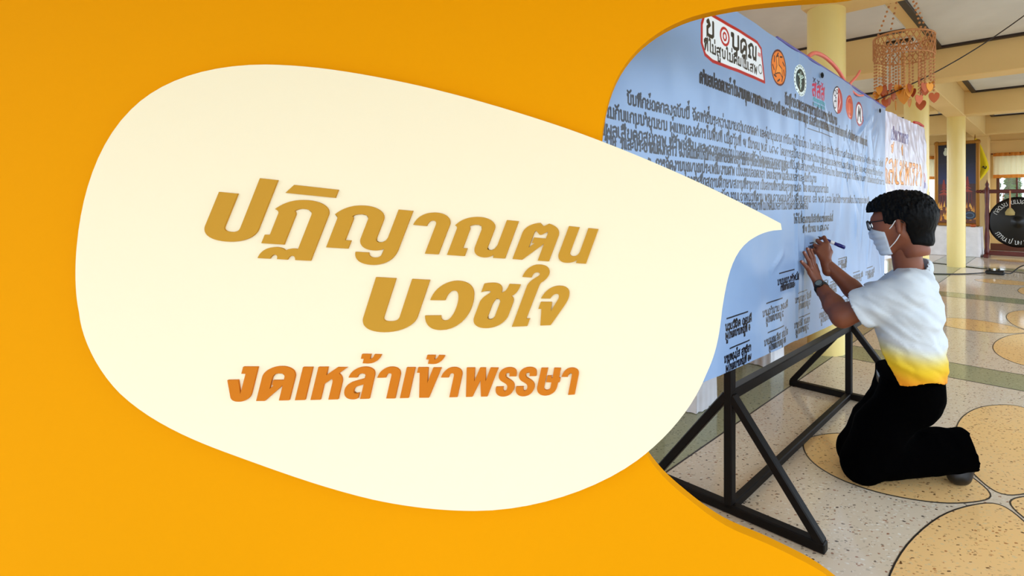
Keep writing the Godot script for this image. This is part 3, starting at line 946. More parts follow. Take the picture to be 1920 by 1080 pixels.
func build_banners() -> void:
	pw = 2048
	ph = 940
	paint.resize(pw * ph * 3)
	for i in pw * ph:
		paint[i * 3] = 136
		paint[i * 3 + 1] = 163
		paint[i * 3 + 2] = 201
	var ink := Color(0.03, 0.03, 0.06)
	var lines := [
		["บันทึกข้อตกลงความร่วมมือในการดำเนินงาน", 0.447, 1.634, 1.127, 1.614, 0.034, 3.2],
		["ตำบลปลอดเหล้าในงานบุญ/งานศพ/งานประเพณี และคว่ำบาตรอบายมุข ส่งเสริมชุมชนปลอดเหล้า บ้านปลอดบุหรี่ ตำบลโนนสะอาด อำเภอกุดข้าว", -0.271, 1.600, 1.727, 1.548, 0.032, 3.2],
		["บันทึกข้อตกลงฉบับนี้ จัดทำขึ้นระหว่างนายอำเภอกดดำ และผู้นำชุมชน( กำนัน/ผู้ใหญ่บ้าน ) ในตำบลโนนสะ ร่วมกับ สำนักงานเครือข่ายองค์กรงดเหล้า และโรงเรียน ประชาชน ในพื้นที่", -0.640, 1.474, 2.093, 1.432, 0.027, 2.1],
		["รวมกับแกนนำชุมชน ผู้แทนองค์กรในพื้นที่ เมื่อวันที่ ๗ มีนาคม พ.ศ. ๒๕๖๕ โดยการสนับสนุนการดำเนินงานของชุมชนและการสร้างเสริมสุขภาพ และ จัดประชุมให้ความรู้เรื่องโทษภัยสุรา", -0.760, 1.425, 2.093, 1.365, 0.027, 2.1],
		["มีผลเสียต่อสุขภาพ ทรัพย์สิน และความอบอุ่นในครอบครัว โดยขบวนการพูดคุยที่ยั่งยืนส่วนการดื่มเหล้าในสังคมไทย ปัญหาความรุนแรง ทั้งนี้ได้ดำเนินการ ในขั้นตอนอย่างมีส่วนร่วม", -0.760, 1.376, 2.12, 1.308, 0.027, 2.1],
		["ราษฎรและประชาคมดังกล่าว จึงได้มีมติให้มีการจัดทำข้อตกลงร่วมกัน เพื่อเป็นกติกาของชุมชน ดังนี้", -0.740, 1.345, 0.464, 1.335, 0.027, 2.1],
		["๑. การจัดงานบุญ/บุญประเพณี/งานศพ เป็นงานปลอดเหล้า โดยเจ้าภาพไม่เลี้ยงเหล้า และเบียร์ในงาน", -0.55, 1.297, 0.812, 1.290, 0.027, 2.1],
		["๒. สถานที่ราชการหรือสถานศึกษา/สถานที่ราชการ เป็นสถานที่ห้ามดื่มสุราทุกชนิด โดย คนในชุมชนร่วมมือ", -0.55, 1.250, 0.986, 1.240, 0.027, 2.1],
		["๓. ให้คณะกรรมการเป็นพนักงานเจ้าหน้าที่ตาม พรบ.ควบคุมเครื่องดื่มแอลกอฮอล์ พ.ศ. ๒๕๕๑ โดยให้มีการตรวจเตือนในงานบุญประเพณี", -0.55, 1.205, 1.762, 1.180, 0.027, 2.1],
		["๔. หากผู้ใดฝ่าฝืน เจ้าหน้าที่ต้องหน้างานเข้าทำหน้าที่ไม่ให้ดื่มเหล้าในงานตามข้อตกลง", -0.55, 1.166, 0.708, 1.158, 0.027, 2.1],
		["ให้ไว้เพื่อลงนามเป็นสักขีพยานข้อตกลงดังนี้", 0.547, 1.093, 1.067, 1.088, 0.026, 2.1],
		["ที่ ๗ มีนาคม พ.ศ. ๒๕๖๕", 0.64, 1.045, 0.995, 1.043, 0.025, 2.1],
	]
	var px := float(pw) / (B1 - B0)
	for l in lines:
		write(l[0], bp(l[1], l[2]), bp(l[3], l[4]), l[5] * px, l[6], ink)
	segment(bp(0.70, 1.549), bp(1.05, 1.539), 1.4, ink)
	var signs := [
		["นายบุญมา ทรัพย์ดี", "กำนันตำบลโนนสะ", 0.380, 0.547, 0.878, 0.363, 0.597, 0.830, 0.391, 0.553, 0.800],
		["นายอำนวย ทองดี", "ผู้ใหญ่บ้านหมู่ ๔", 0.249, 0.407, 0.767, 0.210, 0.476, 0.719, 0.244, 0.418, 0.687],
		["นายวิชิต อุดมดี", "ผู้ใหญ่บ้านหมู่ที่ ๑", -0.085, 0.072, 0.764, -0.093, 0.107, 0.722, -0.093, 0.094, 0.690],
		["นายทองใส สุทธิสา", "ผู้ใหญ่บ้านหมู่ที่ ๑๓", -0.065, 0.085, 0.650, -0.104, 0.103, 0.607, -0.092, 0.107, 0.570],
		["นายบุญเลิศ สมใจ", "ผู้ใหญ่บ้านหมู่ ๑๑", 0.259, 0.418, 0.643, 0.224, 0.476, 0.596, 0.269, 0.447, 0.566],
		["นายสมาน จันดี", "ผู้ใหญ่บ้านหมู่ ๕", 0.578, 0.694, 0.764, 0.553, 0.749, 0.722, 0.584, 0.735, 0.687],
		["นายคำดี ทองมา", "ผู้ใหญ่บ้านหมู่ ๘", 0.597, 0.728, 0.645, 0.547, 0.728, 0.606, 0.565, 0.714, 0.573],
		["นายอุทัย มาดี", "นายอำเภอ", 0.728, 0.856, 0.988, 0.714, 0.880, 0.953, 0.749, 0.871, 0.930],
		["นางสุดา ใจดี", "สาธารณสุข", 1.161, 1.307, 0.871, 1.161, 1.316, 0.838, 1.215, 1.307, 0.814],
		["นายสมชาย มณี", "ผู้แทน", 1.414, 1.538, 0.766, 1.414, 1.602, 0.727, 1.454, 1.580, 0.703],
		["นายสุข บุญมี", "ปลัดตำบล", 1.680, 1.810, 0.768, 1.658, 1.858, 0.726, 1.692, 1.834, 0.700],
		["นายอำพล สุขดี", "ผู้ใหญ่บ้าน", 0.885, 0.997, 0.642, 0.856, 1.051, 0.599, 0.878, 1.018, 0.570],
		["นายทองสา ดีมาก", "ผู้ใหญ่บ้าน", 1.215, 1.359, 0.651, 1.197, 1.434, 0.606, 1.224, 1.414, 0.576],
		["นายมานะ ดี", "ผู้ใหญ่บ้าน", 0.845, 0.965, 0.780, 0.820, 0.990, 0.745, 0.85, 0.97, 0.715],
		["นายสำราญ ดี", "ผู้ใหญ่บ้าน", 1.02, 1.15, 0.760, 1.00, 1.17, 0.725, 1.03, 1.14, 0.695],
	]
	for q in signs:
		segment(bp(q[2], q[4]), bp(q[3], q[4]), 1.7, ink)
		write(q[0], bp(q[5], q[7]), bp(q[6], q[7]), 0.021 * px, 2.0, ink)
		write(q[1], bp(q[8], q[10]), bp(q[9], q[10]), 0.021 * px, 2.0, ink)
	# thank-you plate
	var red := Color(0.72, 0.12, 0.1)
	var dark := Color(0.16, 0.14, 0.1)
	var plate := [bp(-0.262, 1.80), bp(-0.245, 1.835), bp(-0.20, 1.85), bp(0.155, 1.835), bp(0.195, 1.82), bp(0.205, 1.785), bp(0.234, 1.690), bp(-0.19, 1.688), bp(-0.24, 1.70), bp(-0.262, 1.735)]
	fill_poly(PackedVector2Array(plate), Color(0.93, 0.95, 0.97))
	stroke(plate, 4.0, red, true)
	write("ข", bp(-0.225, 1.772), bp(-0.165, 1.772), 0.052 * px, 4.4, dark)
	write("บคุณ", bp(-0.055, 1.768), bp(0.165, 1.762), 0.050 * px, 4.4, dark)
	stroke(oval(bp(-0.105, 1.795), 0.03 * px, 0.03 * px), 3.0, red, true)
	stroke(oval(bp(-0.105, 1.795), 0.012 * px, 0.014 * px, 7), 2.4, red, true)
	write("ที่ไม่สูบไม่ดื่มไม่เสพ", bp(-0.245, 1.718), bp(0.165, 1.708), 0.028 * px, 2.3, dark)
	stroke(oval(bp(0.19, 1.735), 0.018 * px, 0.018 * px, 14), 1.2, dark, true)
	write("สสส", bp(0.165, 1.785), bp(0.195, 1.785), 0.012 * px, 0.9, Color(0.8, 0.3, 0.3))
	# row of round emblems
	var seal := bp(0.374, 1.778)
	fill_poly(oval(seal, 0.079 * px, 0.078 * px), Color(0.38, 0.14, 0.08))
	fill_poly(oval(seal, 0.071 * px, 0.070 * px), Color(0.93, 0.5, 0.15))
	for k in 9:
		var an := TAU * k / 9.0
		var e := seal + Vector2(cos(an), sin(an)) * 0.05 * px
		stroke(PackedVector2Array([e, e + Vector2(cos(an + 1.2), sin(an + 1.2)) * 0.022 * px]), 2.5, Color(0.25, 0.12, 0.12))
	var lion := [Vector2(-0.035, 0.035), Vector2(-0.02, -0.005), Vector2(-0.03, -0.04), Vector2(-0.008, -0.05), Vector2(0.0, -0.012), Vector2(0.03, -0.002), Vector2(0.035, 0.035), Vector2(0.012, 0.02), Vector2(-0.012, 0.025)]
	var lp := PackedVector2Array()
	for p in lion:
		lp.append(seal + p * px)
	fill_poly(lp, Color(0.98, 0.6, 0.22))
	stroke(lp, 1.6, Color(0.3, 0.13, 0.1), true)
	var he := bp(0.609, 1.764)
	fill_poly(oval(he, 0.075 * px, 0.074 * px), Color(0.9, 0.95, 0.95))
	for k in 22:
		var an := TAU * k / 22.0
		blot(he.x + cos(an) * 0.067 * px, he.y + sin(an) * 0.067 * px, 2.6, Color(0.08, 0.2, 0.2))
	fill_poly(oval(he, 0.054 * px, 0.054 * px), Color(0.04, 0.17, 0.16))
	var pale := Color(0.8, 0.9, 0.87)
	stroke(PackedVector2Array([he + Vector2(0, 0.042) * px, he + Vector2(0, -0.04) * px]), 2.2, pale)
	for e in [-1.0, 1.0]:
		stroke(PackedVector2Array([he + Vector2(0, 0.036) * px, he + Vector2(0.012 * e, 0.022) * px, he + Vector2(-0.012 * e, 0.002) * px, he + Vector2(0.014 * e, -0.016) * px]), 1.6, pale)
		stroke(PackedVector2Array([he + Vector2(0, -0.016) * px, he + Vector2(0.018 * e, -0.028) * px, he + Vector2(0.034 * e, -0.022) * px, he + Vector2(0.012 * e, -0.012) * px]), 1.8, pale)
	var mag := Color(0.75, 0.13, 0.3)
	write("สสส", bp(0.765, 1.722), bp(0.935, 1.718), 0.055 * px, 4.6, mag)
	for k in 3:
		var e := bp(0.785 + 0.05 * k, 1.800 - 0.004 * k)
		stroke(PackedVector2Array([e + Vector2(-8, 9), e, e + Vector2(8, 9)]), 2.3, mag if k == 2 else Color(0.15, 0.15, 0.25))
		stroke(PackedVector2Array([e + Vector2(-9, -5), e, e + Vector2(9, -5)]), 2.3, mag if k == 2 else Color(0.15, 0.15, 0.25))
	write("สำนักงานกองทุนสนับสนุน", bp(0.77, 1.695), bp(0.935, 1.69), 0.014 * px, 1.1, Color(0.1, 0.55, 0.6))
	write("การสร้างเสริมสุขภาพ", bp(0.775, 1.672), bp(0.935, 1.668), 0.012 * px, 1.0, Color(0.1, 0.55, 0.6))
	var fa := bp(1.127, 1.748)
	fill_poly(oval(fa, 0.082 * px, 0.072 * px), Color(0.72, 0.2, 0.18))
	var half := oval(fa, 0.082 * px, 0.072 * px, 28).slice(7, 22)
	fill_poly(half, Color(0.94, 0.94, 0.97))
	stroke(half, 2.4, Color(0.1, 0.1, 0.16))
	for q in [[-0.05, -0.03, 0.016], [-0.03, 0.0, 0.012], [-0.042, 0.03, 0.02], [-0.015, -0.045, 0.012]]:
		stroke(oval(fa + Vector2(q[0], q[1]) * px, q[2] * px, q[2] * px, 10), 2.0, Color(0.1, 0.1, 0.16), true)
	stroke(PackedVector2Array([fa + Vector2(0.02, -0.04) * px, fa + Vector2(0.045, 0.0) * px, fa + Vector2(0.02, 0.045) * px]), 3.0, Color(0.95, 0.8, 0.8))
	var rd := bp(1.336, 1.738)
	fill_poly(oval(rd, 0.073 * px, 0.070 * px), Color(0.75, 0.2, 0.16))
	stroke(oval(rd, 0.055 * px, 0.055 * px), 1.8, Color(0.95, 0.6, 0.35), true)
	for k in 4:
		stroke(PackedVector2Array([rd + Vector2(-0.03 + 0.02 * k, -0.02) * px, rd + Vector2(-0.03 + 0.02 * k, 0.03) * px]), 3.2, Color(0.95, 0.5, 0.2))
	var st3 := bp(1.538, 1.726)
	fill_poly(oval(st3, 0.075 * px, 0.072 * px), Color(0.95, 0.95, 0.97))
	stroke(oval(st3, 0.070 * px, 0.067 * px), 5.0, Color(0.62, 0.12, 0.2), true)
	stroke(PackedVector2Array([st3 + Vector2(-0.03, 0.04) * px, st3 + Vector2(-0.012, -0.04) * px, st3 + Vector2(0.0, 0.01) * px, st3 + Vector2(0.02, -0.035) * px, st3 + Vector2(0.03, 0.04) * px]), 5.0, Color(0.12, 0.1, 0.18))
	var m := mat(Color.WHITE, 0.28)
	m.metallic_specular = 0.35
	m.albedo_texture = ImageTexture.create_from_image(Image.create_from_data(pw, ph, false, Image.FORMAT_RGB8, paint))
	m.clearcoat_enabled = true
	m.clearcoat = 0.2
	m.clearcoat_roughness = 0.15
	var n1 := FastNoiseLite.new()
	n1.frequency = 2.2
	n1.fractal_octaves = 3
	var n2 := FastNoiseLite.new()
	n2.frequency = 6.0
	n2.seed = 5
	n2.noise_type = FastNoiseLite.TYPE_SIMPLEX
	n2.fractal_type = FastNoiseLite.FRACTAL_RIDGED
	n2.fractal_octaves = 2
	# creases of the pulled vinyl: x, y, direction, length, width, depth
	var creases: Array = [[0.58, 1.1, 1.57, 0.9, 0.010, 0.007], [0.65, 1.0, 1.57, 0.9, 0.009, 0.005], [0.36, 0.93, 0.5, 0.09, 0.012, 0.006]]
	var cr := RandomNumberGenerator.new()
	cr.seed = 21
	for k in 34:
		creases.append([cr.randf_range(0.85, 2.1), cr.randf_range(0.85, 1.6), cr.randf_range(0.9, 2.3), cr.randf_range(0.08, 0.3), cr.randf_range(0.008, 0.02), cr.randf_range(-0.006, 0.009)])
	for k in 10:
		creases.append([cr.randf_range(1.55, 2.05), cr.randf_range(1.6, 1.8), cr.randf_range(0.3, 1.2), cr.randf_range(0.05, 0.14), cr.randf_range(0.007, 0.014), cr.randf_range(0.004, 0.009)])
	var wave := func(x: float, y: float, _v: float) -> float:
		var z := n1.get_noise_2d(x * 0.8, y * 0.35) * 0.011
		for q in creases:
			var dx: float = x - q[0]
			var dy: float = y - q[1]
			var l: float = dx * cos(q[2]) + dy * sin(q[2])
			var w: float = (-dx * sin(q[2]) + dy * cos(q[2])) / q[4]
			if absf(l) < q[3] and absf(w) < 3.0:
				z += q[5] * exp(-w * w) * (1.0 - l * l / (q[3] * q[3]))
		return 0.035 + z
	var o := hall_thing("agreement_banner", "large pale blue printed vinyl banner of Thai agreement text and round emblems", "banner")
	obj("sheet", sheet(B0, B1, top_y(B0), top_y(B1), bot_y(B0), bot_y(B1), 270, 110, wave), m, o)
	var hem := st_new()
	tube(hem, [Vector3(0.35, top_y(0.35) + 0.004, 0.034), Vector3(1.2, top_y(1.2) + 0.004, 0.034), Vector3(B1, top_y(B1) + 0.004, 0.034)], 0.007, 6)
	obj("hem_tape", done(hem), mat(Color(0.36, 0.34, 0.62), 0.5), o)
	for t in [0.86, 1.95]:
		obj("eyelet", tube_mesh(ring_pts(Vector3(t, top_y(t) - 0.05, 0.05), 0.011, 14), 0.004, 6, true), M.steel, o)
	# second banner
	pw = 1024
	ph = 720
	paint.resize(pw * ph * 3)
	for i in pw * ph:
		var f := float(i / pw) / ph
		paint[i * 3] = int(lerpf(204, 216, f))
		paint[i * 3 + 1] = int(lerpf(200, 214, f))
		paint[i * 3 + 2] = int(lerpf(218, 224, f))
	var purple := Color(0.3, 0.25, 0.5)
	write("เชิญชวนร่วมรณรงค์", Vector2(310, 130), Vector2(640, 128), 46, 4.0, purple)
	for q in [[13.0, Color(0.95, 0.94, 0.92)], [9.5, Color(0.50, 0.2, 0.12)], [5.8, Color(0.95, 0.62, 0.22)]]:
		write("งดเหล้าเข้าพรรษา", Vector2(45, 345), Vector2(905, 345), 112, q[0], q[1])
	write("สร้างสุขทุกครอบครัว", Vector2(290, 470), Vector2(800, 468), 36, 3.2, Color(0.8, 0.42, 0.42))
	segment(Vector2(280, 488), Vector2(820, 484), 3.0, Color(0.8, 0.42, 0.42))
	fill_poly(PackedVector2Array([Vector2(90, 520), Vector2(930, 520), Vector2(930, 585), Vector2(90, 585)]), Color(0.78, 0.73, 0.66))
	write("ขอเชิญชวนประชาชนร่วมงดเหล้า", Vector2(110, 574), Vector2(880, 572), 42, 3.2, Color(0.95, 0.93, 0.86))
	stroke(oval(Vector2(970, 300), 22, 26), 7, Color(0.75, 0.25, 0.35), true)
	write("งด", Vector2(950, 360), Vector2(1000, 360), 30, 4, Color(0.35, 0.3, 0.6))
	for q in [[900, 660, 30, Color(0.35, 0.5, 0.8)], [950, 690, 26, Color(0.85, 0.4, 0.5)], [860, 690, 22, Color(0.4, 0.65, 0.6)]]:
		fill_poly(oval(Vector2(q[0], q[1]), q[2], q[2]), q[3])
	var m2 := m.duplicate()
	m2.albedo_texture = ImageTexture.create_from_image(Image.create_from_data(pw, ph, false, Image.FORMAT_RGB8, paint))
	var wave2 := func(x: float, y: float, v: float) -> float:
		return -0.02 + n1.get_noise_2d(x * 1.6 + 5.0, y * 0.6) * 0.02 + n2.get_noise_2d(x * 0.7 + y * 0.2, y * 0.5) * 0.005
	var o2 := hall_thing("abstinence_banner", "smaller white banner with orange Thai headline, beyond the large banner", "banner")
	obj("sheet", sheet(1.95, 3.90, 1.86, 1.895, 0.76, 0.74, 110, 60, wave2), m2, o2)
	for t in [3.86]:
		var st := st_new()
		bar(st, Vector3(t, 0.0, -0.06), Vector3(t, 1.9, -0.06), 0.03)
		obj("pole", done(st), M.steel, o2)
		st = st_new()
		bar(st, Vector3(t, 0.015, -0.28), Vector3(t, 0.015, 0.1), 0.03)
		obj("foot", done(st), M.steel, o2)
	obj("ribbon", tube_mesh(catmull([Vector3(3.4, 1.90, -0.03), Vector3(3.6, 1.915, -0.03), Vector3(3.86, 1.915, -0.04)], false, 4), 0.012, 6), mat(Color(0.8, 0.2, 0.15), 0.5), o2)

func ring_pts(c: Vector3, r: float, n: int, x := Vector3.RIGHT, y := Vector3.UP) -> Array:
	var p: Array = []
	for k in n:
		p.append(c + (x * cos(TAU * k / n) + y * sin(TAU * k / n)) * r)
	return p

# ------------------------------------------------------------------ bodies: a field of tapered limbs, meshed as surface nets
# prims: [a, b, ra, rb, k]; shape(p, d) may alter the field near the surface; paint(p) gives a vertex colour
func nets(st: SurfaceTool, lo: Vector3, hi: Vector3, cell: float, prims: Array, xf := Transform3D(), shape = null, tint = null) -> void:
	var nx := int((hi.x - lo.x) / cell) + 2
	var ny := int((hi.y - lo.y) / cell) + 2
	var nz := int((hi.z - lo.z) / cell) + 2
	var f := PackedFloat32Array()
	f.resize(nx * ny * nz)
	f.fill(1.0)
	for q in prims:
		var a: Vector3 = q[0]
		var b: Vector3 = q[1]
		var ra: float = q[2]
		var rb: float = q[3]
		var k: float = q[4]
		var m := maxf(ra, rb) + k + cell * 3.0
		var x0 := maxi(0, int((minf(a.x, b.x) - m - lo.x) / cell))
		var x1 := mini(nx - 1, int((maxf(a.x, b.x) + m - lo.x) / cell) + 1)
		var y0 := maxi(0, int((minf(a.y, b.y) - m - lo.y) / cell))
		var y1 := mini(ny - 1, int((maxf(a.y, b.y) + m - lo.y) / cell) + 1)
		var z0 := maxi(0, int((minf(a.z, b.z) - m - lo.z) / cell))
		var z1 := mini(nz - 1, int((maxf(a.z, b.z) + m - lo.z) / cell) + 1)
		var ab := b - a
		var l2 := maxf(ab.length_squared(), 1e-9)
		for z in range(z0, z1 + 1):
			for y in range(y0, y1 + 1):
				var row := (z * ny + y) * nx
				for x in range(x0, x1 + 1):
					var p := lo + Vector3(x, y, z) * cell - a
					var h := clampf(p.dot(ab) / l2, 0.0, 1.0)
					var d := (p - ab * h).length() - lerpf(ra, rb, h)
					var o := f[row + x]
					var g := k - absf(d - o)
					if g > 0.0:
						f[row + x] = minf(d, o) - g * g / (4.0 * k)
					elif d < o:
						f[row + x] = d
	if shape != null:
		var near := cell * 5.0 + 0.02
		for z in nz:
			for y in ny:
				var row := (z * ny + y) * nx
				for x in nx:
					if f[row + x] < near:
						f[row + x] = shape.call(lo + Vector3(x, y, z) * cell, f[row + x])
	var id := PackedInt32Array()
	id.resize(nx * ny * nz)
	id.fill(-1)
	var vs := PackedVector3Array()
	var ns := PackedVector3Array()
	var sy := nx
	var sz := nx * ny
	for z in nz - 1:
		for y in ny - 1:
			var row := (z * ny + y) * nx
			for x in nx - 1:
				var i := row + x
				var c0 := f[i]
				var c1 := f[i + 1]
				var c2 := f[i + sy]
				var c3 := f[i + sy + 1]
				var c4 := f[i + sz]
				var c5 := f[i + sz + 1]
				var c6 := f[i + sz + sy]
				var c7 := f[i + sz + sy + 1]
				var s := int(c0 < 0) + int(c1 < 0) + int(c2 < 0) + int(c3 < 0) + int(c4 < 0) + int(c5 < 0) + int(c6 < 0) + int(c7 < 0)
				if s == 0 or s == 8:
					continue
				var p := Vector3.ZERO
				var n := 0
				if (c0 < 0) != (c1 < 0):
					p += Vector3(c0 / (c0 - c1), 0, 0); n += 1
				if (c2 < 0) != (c3 < 0):
					p += Vector3(c2 / (c2 - c3), 1, 0); n += 1
				if (c4 < 0) != (c5 < 0):
					p += Vector3(c4 / (c4 - c5), 0, 1); n += 1
				if (c6 < 0) != (c7 < 0):
					p += Vector3(c6 / (c6 - c7), 1, 1); n += 1
				if (c0 < 0) != (c2 < 0):
					p += Vector3(0, c0 / (c0 - c2), 0); n += 1
				if (c1 < 0) != (c3 < 0):
					p += Vector3(1, c1 / (c1 - c3), 0); n += 1
				if (c4 < 0) != (c6 < 0):
					p += Vector3(0, c4 / (c4 - c6), 1); n += 1
				if (c5 < 0) != (c7 < 0):
					p += Vector3(1, c5 / (c5 - c7), 1); n += 1
				if (c0 < 0) != (c4 < 0):
					p += Vector3(0, 0, c0 / (c0 - c4)); n += 1
				if (c1 < 0) != (c5 < 0):
					p += Vector3(1, 0, c1 / (c1 - c5)); n += 1
				if (c2 < 0) != (c6 < 0):
					p += Vector3(0, 1, c2 / (c2 - c6)); n += 1
				if (c3 < 0) != (c7 < 0):
					p += Vector3(1, 1, c3 / (c3 - c7)); n += 1
				id[i] = vs.size()
				vs.append(lo + (Vector3(x, y, z) + p / n) * cell)
				ns.append(Vector3(c1 + c3 + c5 + c7 - c0 - c2 - c4 - c6, c2 + c3 + c6 + c7 - c0 - c1 - c4 - c5, c4 + c5 + c6 + c7 - c0 - c1 - c2 - c3).normalized())
	var put := func(i: int) -> void:
		st.set_normal((xf.basis * ns[i]).normalized())
		if tint != null:
			st.set_color(tint.call(vs[i]))
		st.add_vertex(xf * vs[i])
	for z in range(1, nz - 1):
		for y in range(1, ny - 1):
			var row := (z * ny + y) * nx
			for x in range(1, nx - 1):
				var i := row + x
				var inside := f[i] < 0
				for ax in 3:
					var step: int = [1, sy, sz][ax]
					if (f[i + step] < 0) == inside:
						continue
					var u: int = [sy, sz, 1][ax]
					var v: int = [sz, 1, sy][ax]
					var a := id[i - u - v]
					var b := id[i - v]
					var c := id[i]
					var d := id[i - u]
					if a < 0 or b < 0 or c < 0 or d < 0:
						continue
					var q := [a, b, c, a, c, d]
					if inside:
						q = [a, c, b, a, d, c]
					for w in q:
						put.call(w)

func body_mesh(lo: Vector3, hi: Vector3, cell: float, prims: Array, shape = null, tint = null, xf := Transform3D()) -> ArrayMesh:
	var st := st_new()
	nets(st, lo, hi, cell, prims, xf, shape, tint)
	st.index()
	return st.commit()

func build_person() -> void:
	var base := Vector3(1.12, 0, -2.2)
	var o := thing("person", "kneeling man in white and yellow t-shirt, black trousers, mask and glasses, signing the large banner", "person", base)
	var inv := Transform3D(Basis(), -base)
	var V := func(x: float, y: float, z: float) -> Vector3: return Vector3(x, y, z) - base
	var Wb := func(t: float, y: float, s: float) -> Vector3: return W(t, y, s) - base
	# joints (local to the base)
	var side := Vector3(-0.27, 0, 0.96)
	var hip: Vector3 = V.call(1.170, 0.43, -2.24)
	var waist: Vector3 = V.call(1.160, 0.54, -2.23)
	var chest: Vector3 = V.call(1.128, 0.74, -2.20)
	var upper: Vector3 = V.call(1.138, 0.855, -2.20)
	var neck0: Vector3 = V.call(1.165, 0.925, -2.215)
	var neck1: Vector3 = V.call(1.122, 1.045, -2.195)
	var lsh: Vector3 = V.call(1.085, 0.840, -2.07)
	var rsh: Vector3 = V.call(1.172, 0.805, -2.335)
	var lel: Vector3 = V.call(0.872, 0.698, -2.22)
	var rel: Vector3 = V.call(1.055, 0.722, -2.40)
	var lwr: Vector3 = Wb.call(0.659, 0.798, 0.109)
	var rwr: Vector3 = Wb.call(0.760, 0.889, 0.107)
	var lkn: Vector3 = V.call(0.945, 0.084, -2.19)
	var rkn: Vector3 = V.call(0.975, 0.082, -2.31)
	var lan: Vector3 = V.call(1.345, 0.145, -2.175)
	var ran: Vector3 = V.call(1.36, 0.075, -2.32)
	# ---- skin: neck, arms, hands, head in one surface ----
	var st := st_new()
	var arms := [
		[neck0 - Vector3(0, 0.06, 0), neck1, 0.062, 0.056, 0.03], [upper - side * 0.07 - Vector3(0, 0.04, 0), upper + side * 0.07 - Vector3(0, 0.03, 0), 0.055, 0.055, 0.03],
		[lsh, lel, 0.052, 0.045, 0.02], [lel, lwr.lerp(lel, 0.65), 0.044, 0.045, 0.03], [lwr.lerp(lel, 0.65), lwr, 0.045, 0.027, 0.02],
		[rsh, rel, 0.052, 0.043, 0.02], [rel, rwr.lerp(rel, 0.65), 0.041, 0.042, 0.03], [rwr.lerp(rel, 0.65), rwr, 0.042, 0.027, 0.02],
	]
	nets(st, V.call(0.80, 0.60, -2.56), V.call(1.32, 1.12, -1.96), 0.008, arms)
	# left hand, flat on the banner
	var lh := func(t: float, y: float, s: float) -> Vector3: return Wb.call(t, y, s)
	var lk := [lh.call(0.705, 0.880, 0.066), lh.call(0.680, 0.883, 0.066), lh.call(0.655, 0.874, 0.068), lh.call(0.635, 0.857, 0.072)]
	var lt := [lh.call(0.712, 0.958, 0.046), lh.call(0.668, 0.966, 0.046), lh.call(0.627, 0.952, 0.046), lh.call(0.590, 0.912, 0.048)]
	var hand: Array = []
	for k in 4:
		hand.append([lwr, lk[k], 0.019, 0.0125, 0.012])
		var mid: Vector3 = lk[k].lerp(lt[k], 0.5) + HALL_N * 0.006
		hand.append([lk[k], mid, 0.0108, 0.0095, 0.004])
		hand.append([mid, lt[k], 0.0095, 0.0075, 0.003])
	hand.append([lwr.lerp(lk[0], 0.35), lh.call(0.725, 0.85, 0.075), 0.016, 0.012, 0.01])
	hand.append([lh.call(0.725, 0.85, 0.075), lh.call(0.752, 0.882, 0.056), 0.0115, 0.0085, 0.004])
	hand.append([lwr - (lk[1] - lwr) * 0.35, lwr, 0.028, 0.026, 0.01])
	nets(st, lwr + Vector3(-0.13, -0.05, -0.16), lwr + Vector3(0.11, 0.20, 0.07), 0.0036, hand)
	# right hand, closed on the marker
	var rk := [lh.call(0.792, 0.985, 0.098), lh.call(0.778, 0.978, 0.082), lh.call(0.766, 0.963, 0.070), lh.call(0.757, 0.946, 0.064)]
	var rm := [lh.call(0.806, 1.014, 0.078), lh.call(0.788, 0.998, 0.052), lh.call(0.772, 0.976, 0.044), lh.call(0.760, 0.953, 0.042)]
	var rt := [lh.call(0.816, 1.006, 0.056), lh.call(0.806, 0.985, 0.050), lh.call(0.786, 0.957, 0.045), lh.call(0.776, 0.936, 0.046)]
	hand = []
	for k in 4:
		hand.append([rwr, rk[k], 0.020, 0.0135, 0.012])
		hand.append([rk[k], rm[k], 0.0112, 0.0098, 0.004])
		hand.append([rm[k], rt[k], 0.0096, 0.0075, 0.003])
	hand.append([rwr.lerp(rk[0], 0.3), lh.call(0.792, 0.945, 0.112), 0.018, 0.014, 0.01])
	hand.append([lh.call(0.792, 0.945, 0.112), lh.call(0.814, 0.968, 0.098), 0.0125, 0.0105, 0.005])
	hand.append([lh.call(0.814, 0.968, 0.098), lh.call(0.822, 0.990, 0.080), 0.0105, 0.008, 0.003])
	hand.append([rwr - (rk[1] - rwr) * 0.35, rwr, 0.028, 0.026, 0.01])
	nets(st, rwr + Vector3(-0.09, -0.06, -0.15), rwr + Vector3(0.11, 0.16, 0.08), 0.0036, hand)
	# head
	var fw := Vector3(-0.75, -0.20, -0.63).normalized()
	var lf := Vector3.UP.cross(fw).normalized()
	var up := lf.cross(fw) * -1.0
	var head := Transform3D(Basis(fw, up, lf), V.call(1.108, 1.112, -2.185))
	if head.basis.determinant() < 0:
		head.basis.z = -head.basis.z
	var sg := 1.0 if head.basis.z.z > 0 else -1.0
